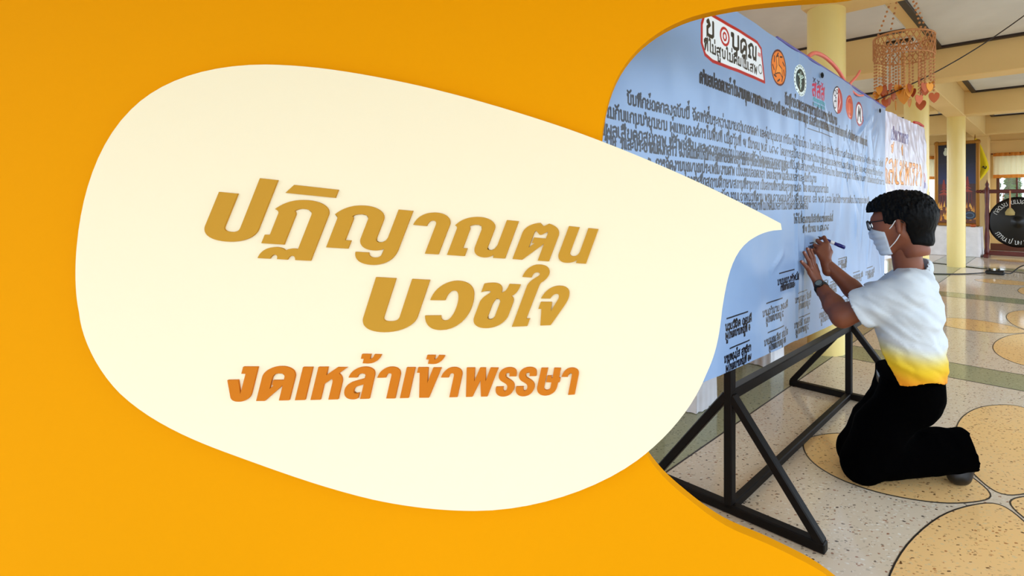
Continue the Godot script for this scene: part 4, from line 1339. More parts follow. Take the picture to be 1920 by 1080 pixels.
	var hd := [
		[Vector3(-0.03, 0.02, 0), Vector3(0.025, 0.025, 0), 0.084, 0.078, 0.03], [Vector3(0.05, -0.02, -0.02), Vector3(0.05, -0.02, 0.02), 0.058, 0.058, 0.03],
		[Vector3(0.055, -0.04, 0), Vector3(0.06, -0.095, 0), 0.05, 0.036, 0.03], [Vector3(-0.005, -0.055, 0.048), Vector3(0.06, -0.105, 0.02), 0.026, 0.022, 0.03],
		[Vector3(-0.005, -0.055, -0.048), Vector3(0.06, -0.105, -0.02), 0.026, 0.022, 0.03], [Vector3(0.073, -0.112, 0), Vector3(0.075, -0.112, 0), 0.022, 0.022, 0.02],
		[Vector3(0.098, 0.0, 0), Vector3(0.120, -0.042, 0), 0.009, 0.013, 0.012], [Vector3(0.100, -0.078, -0.01), Vector3(0.100, -0.078, 0.01), 0.011, 0.011, 0.01],
		[Vector3(0.092, 0.022, -0.035), Vector3(0.092, 0.022, 0.035), 0.016, 0.016, 0.02], [Vector3(-0.025, -0.05, 0), Vector3(-0.035, -0.13, 0), 0.056, 0.052, 0.03],
		[Vector3(-0.012, 0.004, 0.080), Vector3(-0.004, -0.040, 0.078), 0.013, 0.010, 0.006], [Vector3(-0.022, 0.008, 0.088), Vector3(-0.022, -0.012, 0.090), 0.008, 0.008, 0.008],
		[Vector3(-0.012, 0.004, -0.080), Vector3(-0.004, -0.040, -0.078), 0.013, 0.010, 0.006],
	]
	var face := func(p: Vector3, d: float) -> float:
		for e in [-1.0, 1.0]:
			d = maxf(d, 0.017 - p.distance_to(Vector3(0.116, -0.006, 0.033 * e)))
		return d
	nets(st, Vector3(-0.135, -0.16, -0.12), Vector3(0.15, 0.13, 0.12), 0.0045, hd, head, face)
	st.index()
	obj("body", st.commit(), M.skin, o)
	# eyes
	for e in [-1.0, 1.0]:
		st = st_new()
		var ball := SphereMesh.new()
		ball.radius = 0.013
		ball.height = 0.026
		ball.radial_segments = 14
		ball.rings = 8
		st.append_from(ball, 0, Transform3D(Basis(), head * Vector3(0.094, -0.006, 0.033 * e)))
		obj("eye", st.commit(), M.white, o)
	# hair
	var hn := FastNoiseLite.new()
	hn.frequency = 55.0
	hn.seed = 3
	var hair := [[Vector3(-0.036, 0.022, 0), Vector3(0.03, 0.034, 0), 0.098, 0.090, 0.02], [Vector3(-0.05, 0.0, 0), Vector3(-0.05, -0.085, 0), 0.082, 0.062, 0.03], [Vector3(0.0, 0.055, 0.0), Vector3(0.09, 0.066, 0.0), 0.07, 0.034, 0.03], [Vector3(-0.06, 0.02, -0.02), Vector3(-0.06, 0.02, 0.02), 0.083, 0.083, 0.02], [Vector3(0.01, 0.02, 0.068), Vector3(0.016, -0.02, 0.068), 0.016, 0.012, 0.01]]
	var cut := func(p: Vector3, d: float) -> float:
		var n := hn.get_noise_3d(p.x * 1.0, p.y * 0.55 + p.x * 0.3, p.z)
		d -= n * 0.010 * clampf((p.y + 0.05) / 0.1, 0.25, 1.2)
		d = maxf(d, -maxf(0.045 - p.x, p.y - 0.05 - (p.x - 0.05) * 0.1))
		d = maxf(d, -maxf(0.046 - p.x, p.y - 0.03))
		d = maxf(d, -maxf(-0.026 - p.x + p.y * 0.1, p.y + 0.010))
		d = maxf(d, 0.028 - p.distance_to(Vector3(-0.012, -0.022, 0.092 )))
		d = maxf(d, 0.028 - p.distance_to(Vector3(-0.012, -0.022, -0.092)))
		d = maxf(d, -0.122 - p.y + absf(p.z) * absf(p.z) * 6.0)
		return d
	obj("hair", body_mesh(Vector3(-0.17, -0.15, -0.13), Vector3(0.15, 0.16, 0.13), 0.0042, hair, cut, null, head), M.hair, o)
	# mask: the lower face, a little proud, with pleats
	var mk: Array = []
	for q in [hd[1], hd[2], hd[3], hd[4], hd[5], hd[6], hd[7]]:
		mk.append([q[0], q[1], q[2] + 0.007, q[3] + 0.007, q[4] + 0.012])
	var mcut := func(p: Vector3, d: float) -> float:
		d += 0.0016 * sin(p.y * 260.0)
		d = maxf(d, p.y + 0.016 + (0.11 - p.x) * 0.35)
		d = maxf(d, -0.135 - p.y)
		return maxf(d, 0.052 - p.x)
	obj("mask", body_mesh(Vector3(0.02, -0.16, -0.1), Vector3(0.16, 0.01, 0.1), 0.004, mk, mcut, null, head), M.mask, o)
	st = st_new()
	for e in [-1.0, 1.0]:
		for q in [[Vector3(0.054, -0.040, 0.066 * e), Vector3(0.02, -0.018, 0.080 * e), Vector3(-0.012, 0.016, 0.090 * e)], [Vector3(0.056, -0.108, 0.052 * e), Vector3(0.02, -0.082, 0.073 * e), Vector3(-0.006, -0.056, 0.086 * e)]]:
			var pts: Array = []
			for p in q:
				pts.append(head * p)
			st = st_new()
			tube(st, catmull(pts, false, 4), 0.0021, 6)
			obj("mask_strap", done(st), M.white, o)
	# glasses
	var gl := Node3D.new()
	gl.name = "glasses"
	o.add_child(gl)
	st = st_new()
	for e in [-1.0, 1.0]:
		var rim: Array = []
		for q in [[-0.024, 0.016], [0.0, 0.019], [0.024, 0.016], [0.026, 0.0], [0.020, -0.018], [0.0, -0.021], [-0.020, -0.018], [-0.026, 0.0]]:
			rim.append(head * Vector3(0.126 - absf(q[0] + 0.03 * e) * 0.12, q[1] + 0.002, q[0] + 0.035 * e))
		tube(st, rim, 0.003, 6, true)
		tube(st, [head * Vector3(0.119, 0.014, 0.060 * e), head * Vector3(0.108, 0.014, 0.070 * e), head * Vector3(0.05, 0.012, 0.082 * e), head * Vector3(-0.005, 0.010, 0.088 * e), head * Vector3(-0.03, -0.012, 0.086 * e)], 0.0024, 6)
	tube(st, [head * Vector3(0.126, 0.008, -0.011), head * Vector3(0.129, 0.011, 0.0), head * Vector3(0.126, 0.008, 0.011)], 0.002, 6)
	obj("frame", done(st), M.black, gl)
	for e in [-1.0, 1.0]:
		st = st_new()
		var lens := PackedVector2Array()
		for p in oval(Vector2(0.035 * e, 0.001), 0.024, 0.018, 16):
			lens.append(p)
		extrude(st, lens, 0.1215, 0.1225, PackedVector2Array(), func(p: Vector2, z: float) -> Vector3: return head * Vector3(z, p.y, p.x))
		obj("lens", done(st), M.glass, gl)
	# ---- shirt ----
	var sn := FastNoiseLite.new()
	sn.frequency = 7.0
	sn.seed = 11
	sn.fractal_octaves = 2
	var cuff_l := lsh.lerp(lel, 0.74)
	var cuff_r := rsh.lerp(rel, 0.66)
	var ld := (lel - lsh).normalized()
	var rd := (rel - rsh).normalized()
	var sp := [
		[hip + side * 0.05, waist + side * 0.055 + Vector3(0.0, 0.04, 0), 0.130, 0.123, 0.05], [hip - side * 0.07, waist - side * 0.07, 0.133, 0.124, 0.05],
		[waist + side * 0.07, chest + side * 0.07, 0.124, 0.124, 0.05], [waist - side * 0.07, chest - side * 0.07, 0.124, 0.124, 0.05],
		[chest + side * 0.06, upper + side * 0.055 - Vector3(-0.01, 0.04, 0), 0.122, 0.094, 0.05], [chest - side * 0.06, upper - side * 0.055 - Vector3(-0.01, 0.055, 0), 0.122, 0.09, 0.05],
		[upper + side * 0.06 - Vector3(-0.01, 0.035, 0), lsh, 0.082, 0.070, 0.04], [upper - side * 0.06 - Vector3(-0.01, 0.05, 0), rsh, 0.08, 0.06, 0.04], [upper + Vector3(0.035, -0.01, 0), neck0 + Vector3(0.040, -0.018, 0), 0.074, 0.052, 0.05], [hip + side * 0.04 + Vector3(-0.03, -0.03, 0), waist + side * 0.05 + Vector3(-0.01, 0, 0), 0.127, 0.120, 0.04], [hip - side * 0.08 + Vector3(-0.022, -0.03, 0), waist - side * 0.07 + Vector3(-0.01, 0, 0), 0.134, 0.124, 0.04],
		[lsh, cuff_l, 0.072, 0.079, 0.03], [cuff_l, cuff_l + ld * 0.05, 0.080, 0.082, 0.01], [rsh, cuff_r, 0.064, 0.066, 0.03], [cuff_r, cuff_r + rd * 0.05, 0.07, 0.07, 0.01],
	]
	var sfold := func(p: Vector3, d: float) -> float:
		# folds hang from the shoulder and gather over the belt
		var low := clampf((0.70 - p.y) / 0.3, 0.0, 1.0)
		var q := (p.x + 0.10) * 0.9 + p.y
		d -= 0.010 * low * sin(q * 62.0 + sn.get_noise_3d(p.x, p.y, p.z) * 3.0) * clampf(0.5 + sn.get_noise_3d(p.x * 0.7 + 3.0, p.y * 0.7, p.z) * 2.0, 0.0, 1.0)
		d -= 0.011 * sn.get_noise_3d(p.x * 0.9, p.y * 2.2 + p.x * 1.2, p.z * 0.9)
		d = maxf(d, 0.463 + 0.006 * sin(p.x * 34.0) - 1.5 * (p.x - 0.035) * (p.x - 0.035) - p.y)
		d = maxf(d, (p - cuff_l).dot(ld))
		d = maxf(d, (p - cuff_r).dot(rd) if p.z < -0.1 and p.x < 0.02 and p.y < 0.80 else -1.0)
		d = maxf(d, 0.066 - (p - neck0.lerp(neck1, clampf((p - neck0).dot(neck1 - neck0) / (neck1 - neck0).length_squared(), -0.2, 1.0))).length() if p.y > neck0.y - 0.05 else -1.0)
		return d
	var dye := func(p: Vector3) -> Color:
		var y: float = p.y + 0.03 * sin(p.x * 9.0 + 1.0)
		var c := Color(0.80, 0.825, 0.85)
		var yl := Color(0.86, 0.70, 0.08)
		var og := Color(0.88, 0.50, 0.04)
		var k := smoothstep(0.64, 0.53, y)
		c = c.lerp(yl, k)
		c = c.lerp(og, smoothstep(0.545, 0.455, y) * 0.85)
		return c.srgb_to_linear()
	obj("shirt", body_mesh(V.call(0.86, 0.36, -2.52), V.call(1.36, 1.02, -1.92), 0.0075, sp, sfold, dye), M.shirt, o)
	# ---- trousers, belt, shoes ----
	var hl := hip + side * 0.068 + Vector3(0.0, -0.02, 0)
	var hr := hip - side * 0.075 + Vector3(0.0, -0.02, 0)
	var tp := [
		[hl + Vector3(0, 0.03, 0), hr + Vector3(0, 0.03, 0), 0.122, 0.122, 0.03], [hl + Vector3(0.008, -0.04, 0), hr + Vector3(0.008, -0.04, 0), 0.116, 0.116, 0.03],
		[hl + Vector3(-0.015, -0.04, 0), lkn.lerp(hl, 0.35) + Vector3(0, 0.02, 0), 0.108, 0.098, 0.04], [lkn.lerp(hl, 0.35) + Vector3(0, 0.02, 0), lkn, 0.098, 0.083, 0.04],
		[hr + Vector3(-0.01, -0.05, 0), rkn.lerp(hr, 0.35), 0.105, 0.09, 0.04], [rkn.lerp(hr, 0.35), rkn, 0.09, 0.08, 0.04],
		[lkn, lan + Vector3(0.12, -0.010, 0), 0.080, 0.072, 0.03], [lkn + Vector3(0.04, 0.06, 0), lan + Vector3(0.12, 0.014, 0), 0.078, 0.074, 0.03],
		[rkn, ran, 0.078, 0.062, 0.04],
	]
	var tfold := func(p: Vector3, d: float) -> float:
		d -= 0.005 * sn.get_noise_3d(p.x * 1.6, p.y * 1.6, p.z * 1.6)
		d = maxf(d, p.y - 0.452)
		d = maxf(d, 0.003 - p.y)
		return maxf(d, p.x - 0.270 - 0.012 * sin(p.y * 25.0))
	obj("trousers", body_mesh(V.call(0.76, -0.02, -2.44), V.call(1.46, 0.49, -1.97), 0.009, tp, tfold), M.black_cloth, o)
	var belt: Array = []
	for k in 28:
		var an := TAU * k / 28.0
		belt.append(hip + Vector3(0.0, -0.012, 0) + Vector3(0.965, 0, 0.27) * cos(an) * 0.125 + side * sin(an) * 0.185)
	st = st_new()
	for k in 28:
		var a: Vector3 = belt[k]
		var b: Vector3 = belt[(k + 1) % 28]
		var h := Vector3(0, 0.019, 0)
		quad(st, a - h, b - h, b + h, a + h)
		var i0 := (a - hip - Vector3(0, -0.012, 0)) * 0.9 + hip + Vector3(0, -0.012, 0)
		var i1 := (b - hip - Vector3(0, -0.012, 0)) * 0.9 + hip + Vector3(0, -0.012, 0)
		quad(st, a + h, b + h, i1 + h, i0 + h)
		quad(st, i0 - h, i1 - h, b - h, a - h)
	obj("belt", done(st), M.black, o)
	var shoes := [
		[lan + Vector3(0.018, -0.005, 0), lan + Vector3(0.022, -0.055, 0), 0.047, 0.044, 0.02], [lan + Vector3(0.022, -0.055, 0), lan + Vector3(0.006, -0.100, 0.004), 0.043, 0.042, 0.02],
		[lan + Vector3(0.006, -0.100, 0.004), lan + Vector3(-0.012, -0.108, 0.0), 0.040, 0.034, 0.02],
	]
	var sole := func(p: Vector3, d: float) -> float: return maxf(d, 0.002 - p.y)
	obj("shoe", body_mesh(lan + Vector3(-0.12, -0.16, -0.08), lan + Vector3(0.1, 0.08, 0.08), 0.006, shoes, sole), M.black, o)
	shoes = []
	for q in [[0.02, 0.0, 0.042, 0.07, -0.02, 0.042], [0.07, -0.02, 0.042, 0.075, -0.045, 0.036]]:
		shoes.append([ran + Vector3(q[0], q[1], 0), ran + Vector3(q[3], q[4], 0), q[2], q[5], 0.02])
	obj("shoe", body_mesh(ran + Vector3(-0.06, -0.1, -0.08), ran + Vector3(0.16, 0.07, 0.08), 0.006, shoes, sole), M.black, o)
	# ---- watch on the near wrist ----
	var w0 := lwr.lerp(lel, 0.10)
	var ax := (lel - lwr).normalized()
	var wx := ax.cross(Vector3.UP).normalized()
	var wy := wx.cross(ax)
	var wt := Node3D.new()
	wt.name = "wristwatch"
	o.add_child(wt)
	st = st_new()
	for off in [-0.007, 0.0, 0.007]:
		tube(st, ring_pts(w0 + ax * off, 0.0305, 20, wx, wy), 0.0042, 6, true)
	obj("strap", done(st), M.black, wt)
	var toward := (Vector3(0.0, 1.2, 0.0) - base - w0 + Vector3(0, 0.3, 0))
	var nrm := (toward - ax * toward.dot(ax)).normalized()
	var wb := Basis(ax, nrm, ax.cross(nrm))
	obj("case", lathe([Vector2(0, 0.0), Vector2(0.021, 0.0), Vector2(0.021, 0.007), Vector2(0.018, 0.010), Vector2(0.016, 0.010)], 20, wb, w0 + nrm * 0.030, false), M.black, wt)
	obj("dial", lathe([Vector2(0.016, 0.0095), Vector2(0, 0.0095)], 20, wb, w0 + nrm * 0.030, false), mat(Color(0.45, 0.5, 0.5), 0.3), wt)
	# ---- nails of the near hand ----
	st = st_new()
	for k in 4:
		var dirn: Vector3 = (lt[k] - lk[k]).normalized()
		var c: Vector3 = lt[k] + HALL_N * 0.0068 - dirn * 0.001
		var bs := Basis(dirn.cross(HALL_N).normalized(), dirn, HALL_N)
		var e := oval(Vector2.ZERO, 0.0048, 0.0062, 12)
		st = st_new()
		extrude(st, e, -0.002, 0.001, PackedVector2Array(), func(p: Vector2, z: float) -> Vector3: return c + bs * Vector3(p.x, p.y, z))
		obj("nail", done(st), M.nail, o)
	# ---- the marker in his hand ----
	var p0 := W(0.806, 1.017, 0.047)
	var p1 := W(0.868, 0.963, 0.160)
	var mk2 := thing("marker_pen", "blue marker pen held in the man's right hand against the banner", "pen", p0)
	var q1 := p1 - p0
	var at := func(f: float) -> Vector3: return q1 * f
	obj("nib", tube_mesh([at.call(0.0), at.call(0.04), at.call(0.10), at.call(0.24)], [0.001, 0.003, 0.004, 0.0055], 10), M.black, mk2)
	obj("barrel", tube_mesh([at.call(0.24), at.call(0.27), at.call(0.70), at.call(0.72)], [0.006, 0.0085, 0.0085, 0.008], 14), M.blue, mk2)
	obj("band", tube_mesh([at.call(0.46), at.call(0.60)], [0.0087, 0.0087], 14), M.white, mk2)
	obj("cap", tube_mesh([at.call(0.72), at.call(0.73), at.call(0.98), at.call(1.0)], [0.009, 0.0098, 0.0095, 0.006], 14), M.blue, mk2)

# ------------------------------------------------------------------ far end of the hall
func build_far_end() -> void:
	# long low platform behind the banners
	var pl := hall_thing("platform", "long low platform covered in orange-brown cloth behind the large banner", "platform", 2.9, 0, -2.2)
	obj("base", box_mesh(Vector3(0, 0.2, 0), Vector3(4.8, 0.4, 2.6), 0.01), M.brown, pl)
	obj("cover", box_mesh(Vector3(0, 0.23, 0), Vector3(4.84, 0.46, 2.64), 0.02), M.orange_cloth, pl)
	for q in [[0.78, -0.70, 0.34, "white cloth covered stool seen left of the stand's near upright"], [1.78, -0.72, 0.34, "white cloth covered stool glimpsed between banner hem and lower rail"]]:
		var s := hall_thing("stool", q[3], "stool", q[0], 0, q[1])
		obj("cloth", cloth_box(Vector3(0.2, 0.50, 0.22), 0.010), M.white_cloth, s)
	# table under the portrait
	var tb := hall_thing("table", "low table draped in white cloth under the gold framed portrait", "table", 11.35, 0, -0.77)
	obj("cloth", cloth_box(Vector3(0.55, 0.62, 0.95), 0.02), M.white_cloth, tb)
	for e in [[-0.2, -0.4], [-0.2, 0.4], [0.2, -0.4], [0.2, 0.4]]:
		obj("leg", box_mesh(Vector3(e[0], 0.29, e[1]), Vector3(0.04, 0.58, 0.04), 0.004), M.brown, tb)
	# portrait
	var po := hall_thing("portrait", "tall gold framed picture, dark blue above red pavilions and flames, on the white table", "picture", 11.52, 0.625, -0.77)
	pw = 256
	ph = 560
	paint.resize(pw * ph * 3)
	for i in pw * ph:
		var f := float(i / pw) / ph
		var c := Color(0.03, 0.05, 0.14).lerp(Color(0.06, 0.12, 0.34), smoothstep(0.1, 0.5, f))
		if f > 0.5:
			c = Color(0.24, 0.05, 0.04).lerp(Color(0.42, 0.2, 0.06), smoothstep(0.55, 0.85, f))
		paint[i * 3] = int(c.r * 255)
		paint[i * 3 + 1] = int(c.g * 255)
		paint[i * 3 + 2] = int(c.b * 255)
	var pr := Color(0.55, 0.13, 0.08)
	for q in [[40, 300], [200, 280], [120, 320]]:
		var x: float = q[0]
		var y: float = q[1]
		fill_poly(PackedVector2Array([Vector2(x - 4, y - 50), Vector2(x + 4, y - 50), Vector2(x + 12, y), Vector2(x - 12, y)]), pr)
		for k in 3:
			fill_poly(PackedVector2Array([Vector2(x - 18 - 10 * k, y + 22 * k + 14), Vector2(x, y + 22 * k - 8), Vector2(x + 18 + 10 * k, y + 22 * k + 14)]), pr.lerp(Color(0.75, 0.3, 0.12), k * 0.2))
		fill_poly(PackedVector2Array([Vector2(x - 30, y + 60), Vector2(x + 30, y + 60), Vector2(x + 30, y + 140), Vector2(x - 30, y + 140)]), Color(0.4, 0.08, 0.05))
		for k in 3:
			segment(Vector2(x - 18 + 18 * k, y + 70), Vector2(x - 18 + 18 * k, y + 140), 3, Color(0.16, 0.05, 0.04))
	var gr := RandomNumberGenerator.new()
	gr.seed = 4
	for k in 60:
		var x := gr.randf() * 256
		var y := gr.randf_range(440, 545)
		fill_poly(PackedVector2Array([Vector2(x - 7, y), Vector2(x + gr.randf_range(-4, 4), y - gr.randf_range(20, 46)), Vector2(x + 7, y)]), Color(0.85, 0.52, 0.12).lerp(Color(0.96, 0.75, 0.3), gr.randf()))
	fill_poly(oval(Vector2(215, 500), 42, 30), Color(0.10, 0.16, 0.24))
	stroke(oval(Vector2(215, 500), 28, 18), 3, Color(0.3, 0.42, 0.55), true)
	fill_poly(oval(Vector2(52, 62), 15, 20), Color(0.78, 0.8, 0.75))
	fill_poly(oval(Vector2(52, 36), 8, 12), Color(0.78, 0.8, 0.75))
	fill_poly(PackedVector2Array([Vector2(95, 190), Vector2(160, 170), Vector2(185, 300), Vector2(150, 420), Vector2(90, 420), Vector2(70, 300)]), Color(0.82, 0.76, 0.62))
	fill_poly(oval(Vector2(128, 150), 22, 30), Color(0.75, 0.58, 0.45))
	var pm := mat(Color.WHITE, 0.25)
	pm.albedo_texture = ImageTexture.create_from_image(Image.create_from_data(pw, ph, false, Image.FORMAT_RGB8, paint))
	var st := st_new()
	var c0 := [Vector3(-0.012, 0.05, -0.36), Vector3(-0.012, 0.05, 0.36), Vector3(-0.012, 1.82, 0.36), Vector3(-0.012, 1.82, -0.36)]
	var uv := [Vector2(0, 1), Vector2(1, 1), Vector2(1, 0), Vector2(0, 0)]
	st.set_smooth_group(-1)
	for k in [0, 1, 2, 0, 2, 3]:
		st.set_uv(uv[k])
		st.add_vertex(c0[k])
	st.set_uv(Vector2(0.01, 0.01))
	box(st, Vector3(0.004, 0.935, 0), Vector3(0.028, 1.78, 0.73))
	obj("canvas", done(st), pm, po)
	for e in [-1, 1]:
		obj("frame_side", box_mesh(Vector3(-0.005, 0.935, e * 0.395), Vector3(0.06, 1.87, 0.075), 0.018), M.gold, po)
		obj("frame_rail", box_mesh(Vector3(-0.006, 0.935 + e * 0.905, 0), Vector3(0.058, 0.075, 0.72), 0.018), M.gold, po)
		obj("corner_ornament", lathe([Vector2(0, -0.03), Vector2(0.06, -0.02), Vector2(0.045, 0.015), Vector2(0, 0.03)], 8, Basis(Vector3.BACK, PI / 2), Vector3(-0.02, 1.84, e * 0.39), false), M.gold, po)
	# small ornament on the table's edge
	var fl := hall_thing("flower_ornament", "small pinkish-orange ornament on the front edge of the white table", "ornament", 11.12, 0.632, -0.42)
	for k in 6:
		var an := TAU * k / 6.0
		obj("petal", lathe([Vector2(0, 0), Vector2(0.028, 0.02), Vector2(0.03, 0.05), Vector2(0, 0.08)], 8, Basis.from_euler(Vector3(cos(an) * 0.8, 0, sin(an) * 0.8)), Vector3(0, 0.0, 0)), M.copper_foil, fl)
	# yellow flag on its pole
	var fg := hall_thing("flag", "yellow flag drooping from a thin pole right of the portrait", "flag", 12.0, 0, -0.50)
	obj("pole", tube_mesh([Vector3(0, 0, 0.0), Vector3(0.0, 2.62, 0.02), Vector3(0, 2.68, 0.02)], [0.012, 0.012, 0.004], 8), M.gold, fg)
	st = st_new()
	st.set_smooth_group(1)
	var cloth := func(i: int, j: int) -> Vector3:
		var u := i / 16.0
		var v := j / 24.0
		var w := 0.03 + 0.27 * pow(sin(clampf(v * 0.95 + 0.02, 0, 1) * PI * 0.62), 0.9) * (1.0 if v < 0.62 else lerpf(1.0, 0.12, (v - 0.62) / 0.38))
		return Vector3(-0.02 - 0.035 * sin(u * 10.0) * v, 2.58 - 1.02 * v - 0.05 * u * sin(v * PI), 0.02 + u * w - (0.02 * v))
	for i in 16:
		for j in 24:
			quad(st, cloth.call(i, j), cloth.call(i + 1, j), cloth.call(i + 1, j + 1), cloth.call(i, j + 1))
			quad(st, cloth.call(i, j + 1) + Vector3(0.004, 0, 0), cloth.call(i + 1, j + 1) + Vector3(0.004, 0, 0), cloth.call(i + 1, j) + Vector3(0.004, 0, 0), cloth.call(i, j) + Vector3(0.004, 0, 0))
	obj("cloth", done(st), M.yellow, fg)
	st = st_new()
	tube(st, catmull([Vector3(-0.08, 1.92, 0.16), Vector3(-0.08, 1.95, 0.19), Vector3(-0.08, 1.91, 0.2), Vector3(-0.08, 1.90, 0.23), Vector3(-0.08, 1.95, 0.24)], false, 4), 0.01, 6)
	obj("emblem", done(st), M.gong, fg)
	# gong in its wooden stand
	var gs := hall_thing("gong_stand", "dark red wooden gong stand with turned posts at the far right", "gong stand", 11.3, 0, 0.34)
	for e in [-1, 1]:
		obj("post", lathe([Vector2(0, 0.02), Vector2(0.05, 0.02), Vector2(0.055, 0.12), Vector2(0.04, 0.2), Vector2(0.05, 0.42), Vector2(0.036, 0.6), Vector2(0.046, 0.85), Vector2(0.036, 1.05), Vector2(0.045, 1.25), Vector2(0.05, 1.44), Vector2(0.028, 1.48), Vector2(0.038, 1.53), Vector2(0.014, 1.58), Vector2(0.0, 1.64)], 16, Basis(), Vector3(0, 0, e * 0.53)), M.red_wood, gs)
		obj("foot", box_mesh(Vector3(0, 0.035, e * 0.53), Vector3(0.5, 0.07, 0.1), 0.012), M.red_wood, gs)
	obj("crossbar", box_mesh(Vector3(0, 1.38, 0), Vector3(0.07, 0.08, 1.24), 0.012), M.red_wood, gs)
	for e in [-1, 1]:
		obj("finial", lathe([Vector2(0, 0), Vector2(0.045, 0.01), Vector2(0.03, 0.05), Vector2(0.036, 0.08), Vector2(0, 0.14)], 12, Basis(Vector3.RIGHT, e * PI / 2), Vector3(0, 1.38, e * 0.62)), M.red_wood, gs)
	obj("sill", box_mesh(Vector3(0, 0.09, 0), Vector3(0.08, 0.09, 1.0), 0.012), M.red_wood, gs)
	var gg := hall_thing("gong", "large black gong with white lettering hanging in the red wooden stand", "gong", 11.3, 0.745, 0.34)
	var bx := Basis(Vector3.BACK, PI / 2)
	obj("disc", lathe([Vector2(0, 0.075), Vector2(0.07, 0.07), Vector2(0.11, 0.035), Vector2(0.13, 0.03), Vector2(0.46, 0.02), Vector2(0.52, 0.0), Vector2(0.515, -0.06), Vector2(0.49, -0.07), Vector2(0.0, -0.03)], 48, bx), M.gong, gg)
	var wl: Array = []
	for arc in [[2.75, 0.7, "กลองชัยมงคลวัด"], [3.7, 5.7, "ถวายเป็นพุทธบูชา"]]:
		var n: int = arc[2].length()
		for i in n:
			var ch: String = arc[2][i]
			if glyph_width(ch) == 0.0:
				continue
			var an: float = lerpf(arc[0], arc[1], (i + 0.5) / n)
			var flip := -1.0 if arc[0] > 3.0 else 1.0
			var rad := Vector2(cos(an), sin(an))
			var tan := Vector2(rad.y, -rad.x) * flip
			st = st_new()
			for k in thai[ch].split("|"):
				var pts: Array = []
				for p in k.split(" "):
					var q: Vector2 = rad * 0.42 + tan * (int(p[0]) - 2.5) * 0.0095 + rad * flip * (p[1].hex_to_int() - 4.0) * 0.0095
					pts.append(Vector3(-0.028, q.y, q.x))
				tube(st, pts, 0.0045, 5)
			obj("letter", done(st), M.white, gg)
	for e in [-1, 1]:
		obj("cord", tube_mesh([Vector3(0, 0.44, e * 0.26), Vector3(0, 0.6, e * 0.24)], 0.008, 6), M.straw, gg)
	var bt := hall_thing("gong_beater", "pale wooden gong beater hanging in front of the black gong", "beater", 11.2, 0.95, 0.21)
	obj("handle", tube_mesh([Vector3(0, 0.08, 0), Vector3(0, 0.44, 0.0)], 0.014, 8), M.straw, bt)
	obj("head", lathe([Vector2(0, -0.07), Vector2(0.08, -0.06), Vector2(0.085, 0.0), Vector2(0.05, 0.06), Vector2(0.02, 0.09), Vector2(0, 0.09)], 14), mat(Color(0.66, 0.58, 0.36), 0.8), bt)
	# valances over the far windows
	for q in [[0.62, "pleated cream valance with orange hems over the window behind the gong"], [-2.15, "pleated cream valance with orange hems over the window left of the portrait"]]:
		var va := hall_thing("valance", q[1], "curtain", 13.1, 0, q[0])
		for part in [["cloth", 1.80, 2.24, M.curtain], ["hem", 1.72, 1.80, M.curtain_hem], ["heading", 2.24, 2.32, M.curtain_hem]]:
			st = st_new()
			st.set_smooth_group(1)
			for i in 120:
				var p: Array = []
				for w in [i, i + 1]:
					var z: float = -0.85 + 1.7 * w / 120.0
					p.append(Vector3(0.022 * sin(w * 0.9) + 0.008 * sin(w * 0.37), 0, z))
				var lo: float = part[1]
				var hi: float = part[2]
				quad(st, p[0] + Vector3(-0.02, lo, 0), p[1] + Vector3(-0.02, lo, 0), p[1] + Vector3(0, hi, 0), p[0] + Vector3(0, hi, 0))
			obj(part[0], done(st), part[3], va)
		obj("rod", tube_mesh([Vector3(0.03, 2.3, -0.9), Vector3(0.03, 2.3, 0.9)], 0.014, 8), M.brown, va)
	# loudspeaker tower left of the portrait
	var sp := hall_thing("loudspeaker", "slim black loudspeaker tower left of the white draped table", "loudspeaker", 11.7, 0, -1.43)
	obj("cabinet", box_mesh(Vector3(0, 0.55, 0), Vector3(0.22, 0.9, 0.16), 0.01), M.black, sp)
	obj("top_cabinet", box_mesh(Vector3(0, 1.21, 0), Vector3(0.2, 0.38, 0.17), 0.01), M.black, sp)
	for y in [1.12, 1.30]:
		obj("cone", lathe([Vector2(0.065, 0.0), Vector2(0.06, 0.012), Vector2(0.02, -0.005), Vector2(0, 0.004)], 16, bx, Vector3(-0.105, y, 0)), mat(Color(0.25, 0.25, 0.26), 0.5), sp)
	obj("base", box_mesh(Vector3(0, 0.05, 0), Vector3(0.3, 0.1, 0.24), 0.012), M.black, sp)
	obj("neck", box_mesh(Vector3(0, 1.01, 0), Vector3(0.06, 0.06, 0.06), 0.004), M.black, sp)

func cloth_box(z: Vector3, amp: float) -> ArrayMesh:
	# a box draped in cloth: flat top, skirts that ripple towards the floor
	var st := st_new()
	st.set_smooth_group(1)
	var n := 72
	var at := func(i: int, v: float) -> Vector3:
		var f := float(i % n) / n * 4.0
		var e := int(f)
		var u := f - e
		var cs := [Vector2(-1, -1), Vector2(1, -1), Vector2(1, 1), Vector2(-1, 1)]
		var p: Vector2 = cs[e].lerp(cs[(e + 1) % 4], u)
		p = p * Vector2(z.x, z.z) * 0.5
		var out := p.normalized()
		p += out * amp * v * (0.6 + sin(i * 1.3) * 0.6 + sin(i * 0.55 + 1.0) * 0.6)
		return Vector3(p.x, z.y * (1.0 - v) + 0.004, p.y)
	for i in n:
		for j in 6:
			quad(st, at.call(i, j / 6.0), at.call(i + 1, j / 6.0), at.call(i + 1, (j + 1) / 6.0), at.call(i, (j + 1) / 6.0))
	st.set_smooth_group(-1)
	for i in n:
		for p in [Vector3(0, z.y + 0.004, 0), at.call(i + 1, 0.0), at.call(i, 0.0)]:
			st.add_vertex(p)
	return done(st)

